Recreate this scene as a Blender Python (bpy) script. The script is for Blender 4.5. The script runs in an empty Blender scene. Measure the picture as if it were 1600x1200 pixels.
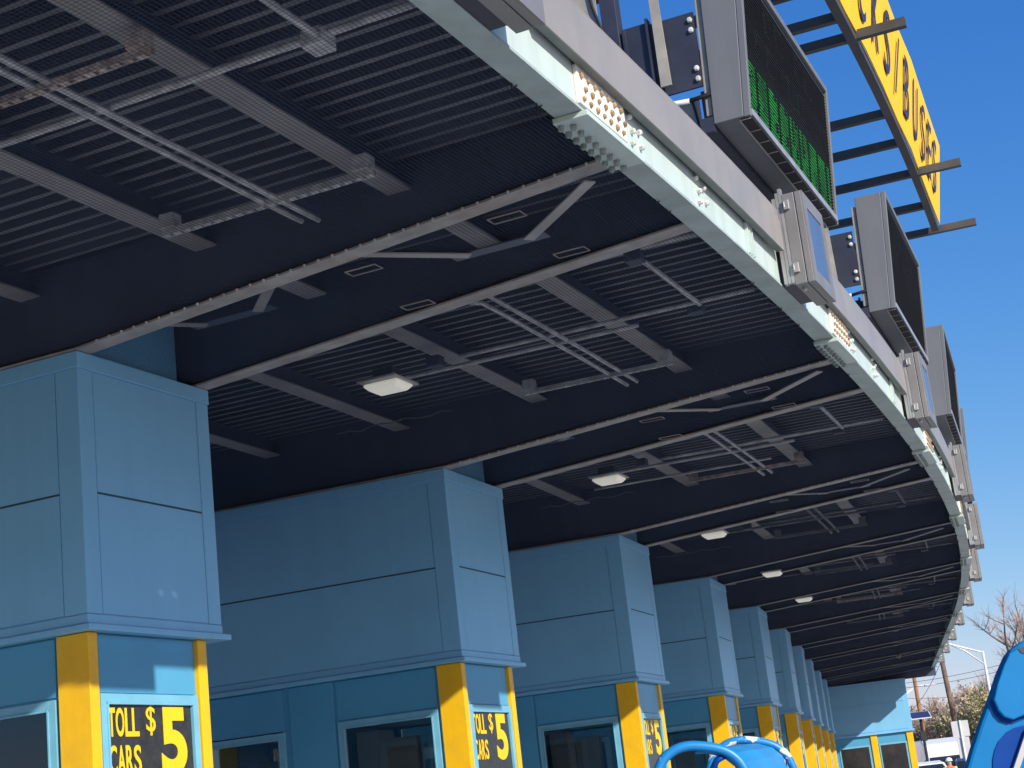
import bpy, bmesh, math, random
from mathutils import Vector, Matrix
from math import radians as R, sin, cos, pi
random.seed(7)
scene = bpy.context.scene
C = scene.collection
EYE = 1.7                                   # camera height above the road

# ------------------------------------------------------------------ plan of the plaza
# station s runs along the row of booths, d outwards towards the oncoming traffic
def heading(s):
    if s < 0: return R(24.0)
    return R(11.2 + 12.8 * max(0.0, min(1.0, 1 - s / 36)) ** 1.6)
_S0, _DS, _N = -20.0, 0.05, 2200
_tab = []
_x = _y = 0.0
for _i in range(_N):
    _a = heading(_S0 + _i * _DS)
    _tab.append((_x, _y))
    _x += sin(_a) * _DS; _y += cos(_a) * _DS
_k0 = int(round(-_S0 / _DS))
_ox, _oy = -2.86 - _tab[_k0][0], 10.33 - _tab[_k0][1]
def W(s, d, z):
    f = (s - _S0) / _DS; i = max(0, min(_N - 2, int(f))); t = f - i
    x = _tab[i][0] * (1 - t) + _tab[i + 1][0] * t + _ox
    y = _tab[i][1] * (1 - t) + _tab[i + 1][1] * t + _oy
    a = heading(s)
    return Vector((x + d * cos(a), y - d * sin(a), z))
STATIONS = [0, 5.5, 11.15, 16.8, 22.25, 27.75, 33.3, 38.8, 44.6, 49.9]
SEND = 55.45
ALLST = [-11.0, -5.5] + STATIONS + [SEND]
def soffit(d):                              # girder underside rises towards the edge
    return EYE + 3.27 + 0.073 * max(0.0, d)
DECK = EYE + 3.99
BACK = -8.6

# ------------------------------------------------------------------ materials
def mat(name, col, rough=0.6, metal=0.0, var=0.12, scale=3.0, bump=0.0, bscale=60, dirt=None, spec=0.5, coat=0.0, dirtscale=1.3, dirtamt=0.5, streak=0.0):
    m = bpy.data.materials.new(name); m.use_nodes = True
    nt = m.node_tree; N = nt.nodes; L = nt.links
    b = N['Principled BSDF']
    b.inputs['Roughness'].default_value = rough; b.inputs['Metallic'].default_value = metal
    b.inputs['Specular IOR Level'].default_value = spec
    b.inputs['Coat Weight'].default_value = coat
    tc = N.new('ShaderNodeTexCoord')
    no = N.new('ShaderNodeTexNoise'); no.inputs['Scale'].default_value = scale; no.inputs['Detail'].default_value = 6
    L.new(tc.outputs['Object'], no.inputs['Vector'])
    cr = N.new('ShaderNodeValToRGB')
    cr.color_ramp.elements[0].position = 0.3; cr.color_ramp.elements[1].position = 0.7
    cr.color_ramp.elements[0].color = tuple(c * (1 - var) for c in col) + (1,)
    cr.color_ramp.elements[1].color = tuple(min(1, c * (1 + var)) for c in col) + (1,)
    L.new(no.outputs['Fac'], cr.inputs['Fac'])
    out = cr.outputs['Color']
    if dirt:
        n2 = N.new('ShaderNodeTexNoise'); n2.inputs['Scale'].default_value = dirtscale; n2.inputs['Detail'].default_value = 9; n2.inputs['Roughness'].default_value = 0.7
        L.new(tc.outputs['Object'], n2.inputs['Vector'])
        c2 = N.new('ShaderNodeValToRGB'); c2.color_ramp.elements[0].position = 0.42; c2.color_ramp.elements[1].position = 0.80
        c2.color_ramp.elements[0].color = (0, 0, 0, 1); c2.color_ramp.elements[1].color = (dirtamt,) * 3 + (1,)
        L.new(n2.outputs['Fac'], c2.inputs['Fac'])
        mx = N.new('ShaderNodeMixRGB'); mx.inputs['Color2'].default_value = tuple(dirt) + (1,)
        L.new(c2.outputs['Color'], mx.inputs['Fac']); L.new(out, mx.inputs['Color1']); out = mx.outputs['Color']
    if streak:                               # faint rain streaks running down the paint
        mp = N.new('ShaderNodeMapping'); mp.inputs['Scale'].default_value = (4, 4, 0.25); L.new(tc.outputs['Object'], mp.inputs['Vector'])
        n4 = N.new('ShaderNodeTexNoise'); n4.inputs['Scale'].default_value = 1.6; n4.inputs['Detail'].default_value = 5; L.new(mp.outputs['Vector'], n4.inputs['Vector'])
        c4 = N.new('ShaderNodeValToRGB'); c4.color_ramp.elements[0].position = 0.45; c4.color_ramp.elements[1].position = 0.8; c4.color_ramp.elements[0].color = (0, 0, 0, 1); c4.color_ramp.elements[1].color = (streak,) * 3 + (1,)
        L.new(n4.outputs['Fac'], c4.inputs['Fac'])
        m4 = N.new('ShaderNodeMixRGB'); m4.inputs['Color2'].default_value = tuple(c * 0.45 + 0.02 for c in col) + (1,)
        L.new(c4.outputs['Color'], m4.inputs['Fac']); L.new(out, m4.inputs['Color1']); out = m4.outputs['Color']
    L.new(out, b.inputs['Base Color'])
    rr = N.new('ShaderNodeMapRange'); rr.inputs['To Min'].default_value = max(0.02, rough - 0.1); rr.inputs['To Max'].default_value = min(1, rough + 0.12)
    L.new(no.outputs['Fac'], rr.inputs['Value']); L.new(rr.outputs['Result'], b.inputs['Roughness'])
    if bump:
        n3 = N.new('ShaderNodeTexNoise'); n3.inputs['Scale'].default_value = bscale; n3.inputs['Detail'].default_value = 4
        L.new(tc.outputs['Object'], n3.inputs['Vector'])
        bp = N.new('ShaderNodeBump'); bp.inputs['Strength'].default_value = bump; bp.inputs['Distance'].default_value = 0.02
        L.new(n3.outputs['Fac'], bp.inputs['Height']); L.new(bp.outputs['Normal'], b.inputs['Normal'])
    return m
def emit(name, col, strength, base=(0.02, 0.02, 0.02)):
    m = bpy.data.materials.new(name); m.use_nodes = True
    b = m.node_tree.nodes['Principled BSDF']
    b.inputs['Base Color'].default_value = base + (1,)
    b.inputs['Emission Color'].default_value = col + (1,); b.inputs['Emission Strength'].default_value = strength
    return m

M = {}
M['clad'] = mat('blue_cladding_paint', (0.21, 0.54, 0.805), 0.34, spec=0.9, var=0.06, scale=0.7, bump=0.06, bscale=1.6, dirt=(0.17, 0.38, 0.58), dirtamt=0.12, dirtscale=2.5, streak=0.10)
M['cream'] = mat('cream_enamel', (0.78, 0.76, 0.70), 0.5, var=0.06)
M['seam'] = mat('dark_seam_strip', (0.03, 0.075, 0.12), 0.6, var=0.1)  # dark strip laid in the gap between cladding panels
M['body'] = mat('blue_booth_paint', (0.09, 0.36, 0.57), 0.32, var=0.06, scale=1.2, bump=0.03, bscale=3, dirt=(0.05, 0.14, 0.2), dirtamt=0.2)
M['frame'] = mat('pale_blue_window_frame', (0.18, 0.47, 0.62), 0.35, var=0.08, scale=5)
M['yellow'] = mat('yellow_post_paint', (0.95, 0.545, 0.006), 0.42, var=0.05, scale=2, dirt=(0.35, 0.20, 0.04), dirtamt=0.35, dirtscale=4, streak=0.15)
M['glass'] = mat('dark_window_glass', (0.012, 0.015, 0.018), 0.05, var=0.3, scale=2, spec=0.6, dirt=(0.055, 0.055, 0.05), dirtamt=0.7, dirtscale=2.2)  # pale patches vary the pane in place of real reflections
M['signglass'] = mat('black_sign_panel', (0.028, 0.027, 0.026), 0.25, var=0.4, scale=14, dirt=(0.06, 0.055, 0.045), dirtamt=0.5, dirtscale=9)
M['lettery'] = mat('yellow_sign_lettering', (0.9, 0.60, 0.01), 0.5, var=0.04)
M['navy_letter'] = mat('navy_sign_lettering', (0.035, 0.03, 0.10), 0.5, var=0.1)
M['navy'] = mat('navy_steel_paint', (0.030, 0.036, 0.060), 0.5, var=0.25, scale=2.5, bump=0.05, bscale=30, dirt=(0.06, 0.055, 0.06), dirtamt=0.35)
M['deck'] = mat('dark_deck_paint', (0.050, 0.064, 0.10), 0.6, var=0.3, scale=1.1, dirt=(0.12, 0.125, 0.14), dirtamt=0.4, dirtscale=0.9)
M['ribedge'] = mat('bounce_lit_deck_rib', (0.20, 0.205, 0.215), 0.6, var=0.3, scale=1.6, dirt=(0.09, 0.095, 0.11), dirtamt=0.7, dirtscale=0.7)  # bounce light on the rib bottoms, painted in as a lighter grey
M['web'] = mat('dark_girder_paint', (0.056, 0.076, 0.128), 0.55, var=0.22, scale=1.6, dirt=(0.09, 0.085, 0.09), dirtamt=0.6, dirtscale=0.9, streak=0.5)
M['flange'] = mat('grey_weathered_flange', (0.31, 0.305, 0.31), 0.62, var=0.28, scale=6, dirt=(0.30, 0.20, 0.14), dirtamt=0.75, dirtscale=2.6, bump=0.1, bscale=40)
M['farflange'] = mat('dull_far_flange', (0.22, 0.22, 0.225), 0.65, var=0.3, scale=4, dirt=(0.1, 0.09, 0.09), dirtamt=0.7, dirtscale=2)  # darker grey for flanges and braces of the farther bays
M['purlin'] = mat('grey_purlin_flange', (0.35, 0.34, 0.345), 0.62, var=0.2, scale=2.2, dirt=(0.30, 0.25, 0.22), dirtamt=0.5, dirtscale=1.2, bump=0.08, bscale=30)
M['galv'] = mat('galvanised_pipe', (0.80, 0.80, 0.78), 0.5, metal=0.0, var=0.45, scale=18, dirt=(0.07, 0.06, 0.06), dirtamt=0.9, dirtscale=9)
M['darkpipe'] = mat('dull_dark_pipe', (0.22, 0.22, 0.22), 0.65, var=0.35, scale=12, dirt=(0.08, 0.07, 0.065), dirtamt=0.8, dirtscale=6)  # darker grey for conduits of the farther bays and the cables
M['rust'] = mat('rusty_strut', (0.60, 0.50, 0.45), 0.75, var=0.5, scale=14, dirt=(0.14, 0.06, 0.035), dirtamt=0.8, dirtscale=5)
M['mint'] = mat('mint_green_paint', (0.55, 0.655, 0.605), 0.45, var=0.05, scale=1.5, dirt=(0.50, 0.66, 0.60), dirtamt=0.4, dirtscale=2.2, bump=0.04, bscale=12, streak=0.3)
M['mintdark'] = mat('shaded_mint_flange_paint', (0.40, 0.48, 0.46), 0.55, var=0.14, scale=3.5, dirt=(0.22, 0.27, 0.25), dirtamt=0.6, dirtscale=3.2, bump=0.06, bscale=20)  # mint darkened so the flange carries its underside shade in the colour
M['plate'] = mat('cream_splice_plate', (0.84, 0.83, 0.76), 0.5, var=0.08, scale=12, dirt=(0.62, 0.52, 0.34), dirtamt=0.4, dirtscale=8)
M['bolt'] = mat('rusty_bolt', (0.29, 0.185, 0.08), 0.7, var=0.5, scale=25, dirt=(0.6, 0.5, 0.3), dirtamt=0.6, dirtscale=18)
M['boltgrey'] = mat('painted_bolt', (0.58, 0.58, 0.55), 0.5, var=0.3, scale=25)
M['nut'] = mat('grey_green_nut', (0.24, 0.28, 0.27), 0.6, var=0.35, scale=30)
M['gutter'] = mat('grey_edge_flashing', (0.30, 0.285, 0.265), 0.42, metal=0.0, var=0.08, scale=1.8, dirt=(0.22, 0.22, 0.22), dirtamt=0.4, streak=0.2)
M['gutterdark'] = mat('shaded_flashing_underside', (0.17, 0.18, 0.175), 0.6, var=0.2, scale=4)  # flashing grey darkened to hold the shade under the overhang
M['housing'] = mat('grey_sign_housing', (0.165, 0.175, 0.185), 0.45, var=0.05, scale=1.5, bump=0.02, dirt=(0.15, 0.15, 0.155), dirtamt=0.3, streak=0.4)
M['alu'] = mat('bare_aluminium', (0.50, 0.49, 0.48), 0.4, metal=0.55, var=0.1, scale=6)
M['aludull'] = mat('dull_aluminium_cabinet', (0.27, 0.265, 0.26), 0.45, metal=0.35, var=0.1, scale=4, dirt=(0.22, 0.21, 0.2), dirtamt=0.3)
M['lensglass'] = mat('signal_glass', (0.10, 0.14, 0.22), 0.05, var=0.1, spec=0.9)
M['black'] = mat('black_rubber', (0.012, 0.012, 0.013), 0.7, var=0.2)
M['tan'] = mat('weathered_tan_steel', (0.34, 0.32, 0.27), 0.6, var=0.18, scale=5, dirt=(0.20, 0.21, 0.2), dirtamt=0.6, dirtscale=3)
M['signyellow'] = mat('yellow_sheet_sign', (0.98, 0.565, 0.005), 0.6, var=0.05, scale=0.8, bump=0.06, bscale=1.2, dirt=(0.8, 0.40, 0.01), dirtamt=0.4, dirtscale=0.9, streak=0.1)
M['armsteel'] = mat('dark_grey_sign_arm', (0.06, 0.06, 0.062), 0.55, var=0.2, scale=4, dirt=(0.15, 0.14, 0.12), dirtamt=0.4)
M['concrete'] = mat('concrete_pavement', (0.47, 0.46, 0.435), 0.9, var=0.12, scale=0.4, dirt=(0.2, 0.2, 0.19), dirtamt=0.4, dirtscale=0.5, bump=0.2, bscale=40)
M['kerb'] = mat('kerb_concrete', (0.45, 0.44, 0.41), 0.9, var=0.15, scale=2, bump=0.2)
M['grass'] = mat('dry_winter_grass', (0.14, 0.13, 0.06), 0.95, var=0.35, scale=0.15, bump=0.3, bscale=6)
M['wood'] = mat('utility_pole_wood', (0.17, 0.11, 0.075), 0.85, var=0.3, scale=3, bump=0.3)
M['woodorange'] = mat('reddish_pole_wood', (0.30, 0.15, 0.06), 0.85, var=0.3, scale=3, bump=0.3)
M['bark'] = mat('grey_brown_bark', (0.20, 0.155, 0.13), 0.9, var=0.3, scale=4, bump=0.3)
M['twig'] = mat('brown_twigs', (0.46, 0.35, 0.29), 0.9, var=0.3, scale=0.6)
M['leafdry'] = mat('dry_tan_leaves', (0.58, 0.45, 0.30), 0.85, var=0.45, scale=0.8)
M['leafgreen'] = mat('olive_leaves', (0.48, 0.41, 0.21), 0.85, var=0.45, scale=0.8)
M['white'] = mat('white_vehicle_paint', (0.80, 0.80, 0.79), 0.25, var=0.02, coat=0.5)
M['darkcar'] = mat('dark_blue_vehicle_paint', (0.05, 0.07, 0.13), 0.25, var=0.05, coat=0.5)
M['carglass'] = mat('vehicle_glass', (0.02, 0.024, 0.028), 0.06, var=0.2, spec=0.7)
M['lampwhite'] = mat('white_lamp_post', (0.72, 0.72, 0.71), 0.4, metal=0.1, var=0.05)
M['signback'] = mat('bare_sign_back', (0.46, 0.46, 0.455), 0.45, metal=0.2, var=0.06)
M['solar'] = mat('solar_cells', (0.03, 0.04, 0.10), 0.15, var=0.2)
M['machine'] = mat('bright_blue_machine_paint', (0.001, 0.165, 0.42), 0.42, spec=0.22, var=0.08, scale=2.5, bump=0.03, bscale=8, dirt=(0.01, 0.24, 0.5), dirtamt=0.3)
M['machinedeep'] = mat('deep_blue_machine_paint', (0.001, 0.05, 0.27), 0.5, var=0.08, scale=2.5, spec=0.15)
M['machinepale'] = mat('faded_blue_cover', (0.02, 0.27, 0.58), 0.5, var=0.12, scale=3, dirt=(0.10, 0.20, 0.45), dirtamt=0.6, dirtscale=2.5)
M['chip'] = mat('chipped_white_primer', (0.75, 0.77, 0.78), 0.6, var=0.15, scale=20, dirt=(0.25, 0.2, 0.18), dirtamt=0.8, dirtscale=30)
M['skin'] = mat('skin', (0.50, 0.32, 0.23), 0.6, var=0.05)
M['orange'] = mat('orange_hi_vis', (0.95, 0.20, 0.03), 0.7, var=0.08)
M['lime'] = mat('yellow_hi_vis_band', (0.85, 0.80, 0.10), 0.6, var=0.05)
M['jeans'] = mat('dark_trousers', (0.04, 0.05, 0.08), 0.9, var=0.2)
M['hat'] = mat('white_hard_hat', (0.82, 0.82, 0.80), 0.35, var=0.03)
M['lampglow'] = emit('lit_lamp_lens', (1.0, 0.97, 0.82), 0.22, (0.75, 0.75, 0.68))
M['ledgreen'] = emit('green_led_on', (0.02, 1.0, 0.10), 1.1)
M['leddim'] = emit('unlit_led_ghost_glow', (0.25, 0.6, 0.35), 0.10)  # unlit lamps given a faint glow in place of a ghost reflection
M['red'] = mat('red_lens', (0.5, 0.02, 0.02), 0.3, var=0.1)

_n = M['ledgreen'].node_tree                  # lamps age unevenly
_tc = _n.nodes.new('ShaderNodeTexCoord'); _no = _n.nodes.new('ShaderNodeTexNoise'); _no.inputs['Scale'].default_value = 4.5; _no.inputs['Detail'].default_value = 8
_mr = _n.nodes.new('ShaderNodeMapRange'); _mr.inputs['From Min'].default_value = 0.35; _mr.inputs['From Max'].default_value = 0.65; _mr.inputs['To Min'].default_value = 0.4; _mr.inputs['To Max'].default_value = 1.15
_n.links.new(_tc.outputs['Object'], _no.inputs['Vector']); _n.links.new(_no.outputs['Fac'], _mr.inputs['Value']); _n.links.new(_mr.outputs['Result'], _n.nodes['Principled BSDF'].inputs['Emission Strength'])

def chipped(m):                              # hoop tube: paint worn through to white primer in patches
    nt = m.node_tree; N = nt.nodes; L = nt.links; b = N['Principled BSDF']
    src = b.inputs['Base Color'].links[0].from_socket
    tc = N.new('ShaderNodeTexCoord'); n = N.new('ShaderNodeTexNoise'); n.inputs['Scale'].default_value = 5; n.inputs['Detail'].default_value = 9
    L.new(tc.outputs['Object'], n.inputs['Vector'])
    cr = N.new('ShaderNodeValToRGB'); cr.color_ramp.elements[0].position = 0.575; cr.color_ramp.elements[1].position = 0.585
    L.new(n.outputs['Fac'], cr.inputs['Fac'])
    mx = N.new('ShaderNodeMixRGB'); mx.inputs['Color2'].default_value = (0.78, 0.8, 0.8, 1)
    L.new(cr.outputs['Color'], mx.inputs['Fac']); L.new(src, mx.inputs['Color1']); L.new(mx.outputs['Color'], b.inputs['Base Color'])
M['hoop'] = mat('worn_blue_tube_paint', (0.01, 0.22, 0.55), 0.38, var=0.1, scale=4); chipped(M['hoop'])

def net_mat():                               # bird netting: a fine square mesh of cord with open holes
    m = bpy.data.materials.new('bird_netting_cord'); m.use_nodes = True
    nt = m.node_tree; N = nt.nodes; L = nt.links
    for n in list(N): N.remove(n)
    out = N.new('ShaderNodeOutputMaterial'); mix = N.new('ShaderNodeMixShader'); tr = N.new('ShaderNodeBsdfTransparent'); df = N.new('ShaderNodeBsdfDiffuse')
    df.inputs['Color'].default_value = (0.055, 0.072, 0.118, 1)
    uv = N.new('ShaderNodeUVMap'); no = N.new('ShaderNodeTexNoise'); no.inputs['Scale'].default_value = 1.1; no.inputs['Detail'].default_value = 1
    L.new(uv.outputs['UV'], no.inputs['Vector'])
    sub = N.new('ShaderNodeVectorMath'); sub.operation = 'MULTIPLY_ADD'; sub.inputs[1].default_value = (0.06, 0.06, 0); L.new(no.outputs['Color'], sub.inputs[0]); L.new(uv.outputs['UV'], sub.inputs[2])
    sp = N.new('ShaderNodeSeparateXYZ'); L.new(sub.outputs['Vector'], sp.inputs[0])
    def line(sock, pitch, frac):
        a = N.new('ShaderNodeMath'); a.operation = 'DIVIDE'; a.inputs[1].default_value = pitch; L.new(sock, a.inputs[0])
        f = N.new('ShaderNodeMath'); f.operation = 'FRACT'; L.new(a.outputs[0], f.inputs[0])
        c = N.new('ShaderNodeMath'); c.operation = 'LESS_THAN'; c.inputs[1].default_value = frac; L.new(f.outputs[0], c.inputs[0]); return c.outputs[0]
    mxm = N.new('ShaderNodeMath'); mxm.operation = 'MAXIMUM'
    L.new(line(sp.outputs['X'], 0.026, 0.075), mxm.inputs[0]); L.new(line(sp.outputs['Y'], 0.026, 0.08), mxm.inputs[1])
    L.new(mxm.outputs[0], mix.inputs['Fac']); L.new(tr.outputs[0], mix.inputs[1]); L.new(df.outputs[0], mix.inputs[2]); L.new(mix.outputs[0], out.inputs['Surface'])
    return m
M['net'] = net_mat()

def cab_glass():                             # tinted clear glazing with a mirror-like surface
    m = bpy.data.materials.new('tinted_cab_glass'); m.use_nodes = True
    nt = m.node_tree; N = nt.nodes; L = nt.links
    for n in list(N): N.remove(n)
    out = N.new('ShaderNodeOutputMaterial'); mix = N.new('ShaderNodeMixShader'); tr = N.new('ShaderNodeBsdfTransparent'); gl = N.new('ShaderNodeBsdfGlossy'); fr = N.new('ShaderNodeFresnel')
    tr.inputs['Color'].default_value = (0.80, 0.82, 0.82, 1); gl.inputs['Roughness'].default_value = 0.03; gl.inputs['Color'].default_value = (0.9, 0.95, 1.0, 1); fr.inputs['IOR'].default_value = 1.75
    L.new(fr.outputs[0], mix.inputs['Fac']); L.new(tr.outputs[0], mix.inputs[1]); L.new(gl.outputs[0], mix.inputs[2]); L.new(mix.outputs[0], out.inputs['Surface'])
    return m
M['cabglass'] = cab_glass()

def led_panel_mat():                         # black face with a regular grid of unlit lamps
    m = mat('unlit_led_panel', (0.018, 0.020, 0.022), 0.45, var=0.2, scale=6)
    nt = m.node_tree; N = nt.nodes; L = nt.links; b = N['Principled BSDF']
    tc = N.new('ShaderNodeTexCoord'); v = N.new('ShaderNodeTexVoronoi'); v.inputs['Scale'].default_value = 40; v.inputs['Randomness'].default_value = 0.0
    L.new(tc.outputs['Object'], v.inputs['Vector'])
    cr = N.new('ShaderNodeValToRGB'); cr.color_ramp.elements[0].position = 0.30; cr.color_ramp.elements[1].position = 0.36
    cr.color_ramp.elements[0].color = (0.055, 0.06, 0.062, 1); cr.color_ramp.elements[1].color = (0.010, 0.011, 0.013, 1)
    L.new(v.outputs['Distance'], cr.inputs['Fac']); L.new(cr.outputs['Color'], b.inputs['Base Color'])
    return m
M['ledpanel'] = led_panel_mat()

# ------------------------------------------------------------------ mesh builder
class MB:
    def __init__(self): self.v = []; self.f = []; self.uv = None
    def quadstrip(self, rings, closed=True, caps=True):
        base = len(self.v); n = len(rings[0])
        for r in rings: self.v += [Vector(p) for p in r]
        for i in range(len(rings) - 1):
            for j in range(n if closed else n - 1):
                k = (j + 1) % n
                self.f.append((base + i * n + j, base + i * n + k, base + (i + 1) * n + k, base + (i + 1) * n + j))
        if caps and closed:
            self.f.append(tuple(base + j for j in reversed(range(n)))); self.f.append(tuple(base + (len(rings) - 1) * n + j for j in range(n)))
        return self
    def box(self, a, b, T=None):
        (x0, y0, z0), (x1, y1, z1) = a, b
        q = lambda z: [(x0, y0, z), (x1, y0, z), (x1, y1, z), (x0, y1, z)]
        r = [q(z0), q(z1)]
        if T: r = [[T(*p) for p in ring] for ring in r]
        return self.quadstrip(r)
    def cbox(self, s0, s1, d0, d1, z0, z1, step=0.6):         # box bent along the row
        n = max(1, int(math.ceil((s1 - s0) / step)))
        zf = lambda z, d: z(d) if callable(z) else z
        rings = []
        for i in range(n + 1):
            s = s0 + (s1 - s0) * i / n
            rings.append([W(s, d0, zf(z0, d0)), W(s, d1, zf(z0, d1)), W(s, d1, zf(z1, d1)), W(s, d0, zf(z1, d0))])
        return self.quadstrip(rings)
    def dbar(self, s, w, dlist, zlo, zhi):                    # bar running out along d, w wide in s
        rings = []
        for d in dlist:
            a = zlo(d) if callable(zlo) else zlo; b = zhi(d) if callable(zhi) else zhi
            rings.append([W(s - w / 2, d, a), W(s + w / 2, d, a), W(s + w / 2, d, b), W(s - w / 2, d, b)])
        return self.quadstrip(rings)
    def tube(self, pts, r, n=8, caps=True):
        pts = [Vector(p) for p in pts]; rings = []
        up = Vector((0, 0, 1))
        for i, p in enumerate(pts):
            t = (pts[min(i + 1, len(pts) - 1)] - pts[max(i - 1, 0)]).normalized()
            u = up if abs(t.z) < 0.95 else Vector((1, 0, 0))
            x = t.cross(u).normalized(); y = x.cross(t).normalized()
            rr = r[i] if isinstance(r, (list, tuple)) else r
            rings.append([p + (x * cos(2 * pi * k / n) + y * sin(2 * pi * k / n)) * rr for k in range(n)])
        return self.quadstrip(rings, caps=caps)
    def bar(self, p, q, w, h, up=(0, 0, 1)):                  # rectangular bar between two points
        p, q = Vector(p), Vector(q); t = (q - p).normalized(); x = t.cross(Vector(up)).normalized(); y = x.cross(t).normalized()
        rings = [[c + x * (sx * w / 2) + y * (sy * h / 2) for sx, sy in ((-1, -1), (1, -1), (1, 1), (-1, 1))] for c in (p, q)]
        return self.quadstrip(rings)
    def prism(self, poly, v, T=None):                         # poly of points + extrusion vector
        a = [Vector(p) for p in poly]; b = [p + Vector(v) for p in a]
        if T: a = [T(*p) for p in a]; b = [T(*p) for p in b]
        return self.quadstrip([a, b])
    def add(self, verts, faces, T=None):
        o = len(self.v); self.v += [T(*p) if T else Vector(p) for p in verts]; self.f += [tuple(i + o for i in f) for f in faces]; return self
    def dome(self, c, nrm, r, h, n=6):                        # small hex bolt head
        c = Vector(c); nrm = Vector(nrm).normalized(); u = Vector((0, 0, 1)) if abs(nrm.z) < 0.9 else Vector((1, 0, 0))
        x = nrm.cross(u).normalized(); y = nrm.cross(x).normalized()
        ring = lambda rr, hh: [c + nrm * hh + (x * cos(2 * pi * k / n) + y * sin(2 * pi * k / n)) * rr for k in range(n)]
        return self.quadstrip([ring(r, 0), ring(r, h * 0.7), ring(r * 0.6, h)])
    def build(self, name, m, parent=None, local=None, smooth=False, bevel=0.0, recalc=True):
        me = bpy.data.meshes.new(name)
        off = local if local is not None else Vector((0, 0, 0))
        me.from_pydata([tuple(p - off) for p in self.v], [], self.f); me.update()
        if recalc:
            bm = bmesh.new(); bm.from_mesh(me); bmesh.ops.recalc_face_normals(bm, faces=bm.faces); bm.to_mesh(me); bm.free()
        if self.uv:
            lay = me.uv_layers.new(name='UVMap')
            for lp in me.loops: lay.data[lp.index].uv = self.uv[lp.vertex_index]
        me.materials.append(M[m] if isinstance(m, str) else m)
        if smooth:
            for p in me.polygons: p.use_smooth = True
        o = bpy.data.objects.new(name, me); C.objects.link(o)
        if parent: o.parent = parent
        elif local is not None: o.location = off
        if bevel:
            md = o.modifiers.new('edge', 'BEVEL'); md.width = bevel; md.segments = 2; md.limit_method = 'ANGLE'; md.angle_limit = R(40)
        return o

def tag(o, label=None, cat=None, group=None, kind=None):
    if label: o['label'] = label
    if cat: o['category'] = cat
    if group: o['group'] = group
    if kind: o['kind'] = kind
    return o
def empty(name, loc, label, cat, group=None, rz=0.0):
    o = bpy.data.objects.new(name, None); C.objects.link(o); o.location = loc; o.rotation_euler = (0, 0, rz); o.empty_display_size = 0.3
    return tag(o, label, cat, group)
def kids(o): return [c for c in o.children]
def copy_tree(o, parent=None):
    c = o.copy(); C.objects.link(c)
    if parent: c.parent = parent
    for ch in kids(o): copy_tree(ch, c)
    return c
def row_rot(s): return pi / 2 - heading(s)
_fonts = {}
def text_geo(ch, width, height, weight=0.0):                  # flat glyph polygons, scaled to width x height, origin at lower left
    key = (ch, weight)
    if key not in _fonts:
        cu = bpy.data.curves.new('glyph', 'FONT'); cu.body = ch; cu.offset = weight; cu.extrude = 0.01; cu.resolution_u = 6
        ob = bpy.data.objects.new('glyph', cu); C.objects.link(ob)
        dg = bpy.context.evaluated_depsgraph_get(); me = bpy.data.meshes.new_from_object(ob.evaluated_get(dg))
        vs = [tuple(v.co) for v in me.vertices]; fs = [tuple(p.vertices) for p in me.polygons]
        C.objects.unlink(ob); bpy.data.objects.remove(ob); bpy.data.curves.remove(cu); bpy.data.meshes.remove(me)
        _fonts[key] = (vs, fs)
    vs, fs = _fonts[key]
    x0 = min(v[0] for v in vs); x1 = max(v[0] for v in vs); y0 = min(v[1] for v in vs); y1 = max(v[1] for v in vs)
    out = [((v[0] - x0) / max(1e-6, x1 - x0) * width, (v[1] - y0) / max(1e-6, y1 - y0) * height, v[2]) for v in vs]
    return out, fs

# ------------------------------------------------------------------ ground
g = MB().box((-900, -900, -0.6), (900, 900, -0.02)).build('ground', 'grass'); tag(g, kind='structure')
rd = MB().cbox(-18, 85, -70, 75, -0.015, 0.0, 3).build('road', 'concrete'); tag(rd, kind='structure')
isl = MB()
for s in STATIONS: isl.cbox(s - 0.25, s + 1.6, -12, 3.4, 0.001, 0.15)
tag(isl.build('traffic_island', 'kerb', bevel=0.02), kind='structure')

# ------------------------------------------------------------------ canopy
OC = W(24, 0, 0)
can = empty('toll_canopy', OC, 'long curved steel toll plaza canopy, dark ribbed underside and mint green edge beam', 'canopy')
K = dict(parent=can, local=OC)
# ribbed steel deck
S_A, S_B = -9.6, 56.4
dk = MB(); P = 0.155; n = int((S_B - S_A) / P)
prof = []
for i in range(n):
    s = S_A + i * P
    prof += [(s, DECK), (s + 0.075, DECK), (s + 0.09, DECK - 0.07), (s + 0.132, DECK - 0.07), (s + 0.145, DECK)]
prof.append((S_A + n * P, DECK))
rings = [[W(s, d, z) for s, z in prof] + [W(s, d, DECK + 0.04) for s, z in reversed(prof)] for d in (BACK, -2, 4.0)]
dk.quadstrip([[W(s, d, z) for s, z in prof] for d in (BACK, -2, 4.0)], closed=False)
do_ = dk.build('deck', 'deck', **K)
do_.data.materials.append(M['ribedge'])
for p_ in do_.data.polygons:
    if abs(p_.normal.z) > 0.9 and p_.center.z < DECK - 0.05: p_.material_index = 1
MB().cbox(S_A, S_A + n * P, BACK, 4.0, DECK + 0.004, DECK + 0.12, 1.0).build('roof', 'gutter', **K)
DL = [BACK, -4, 0, 2, 3.88]
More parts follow.
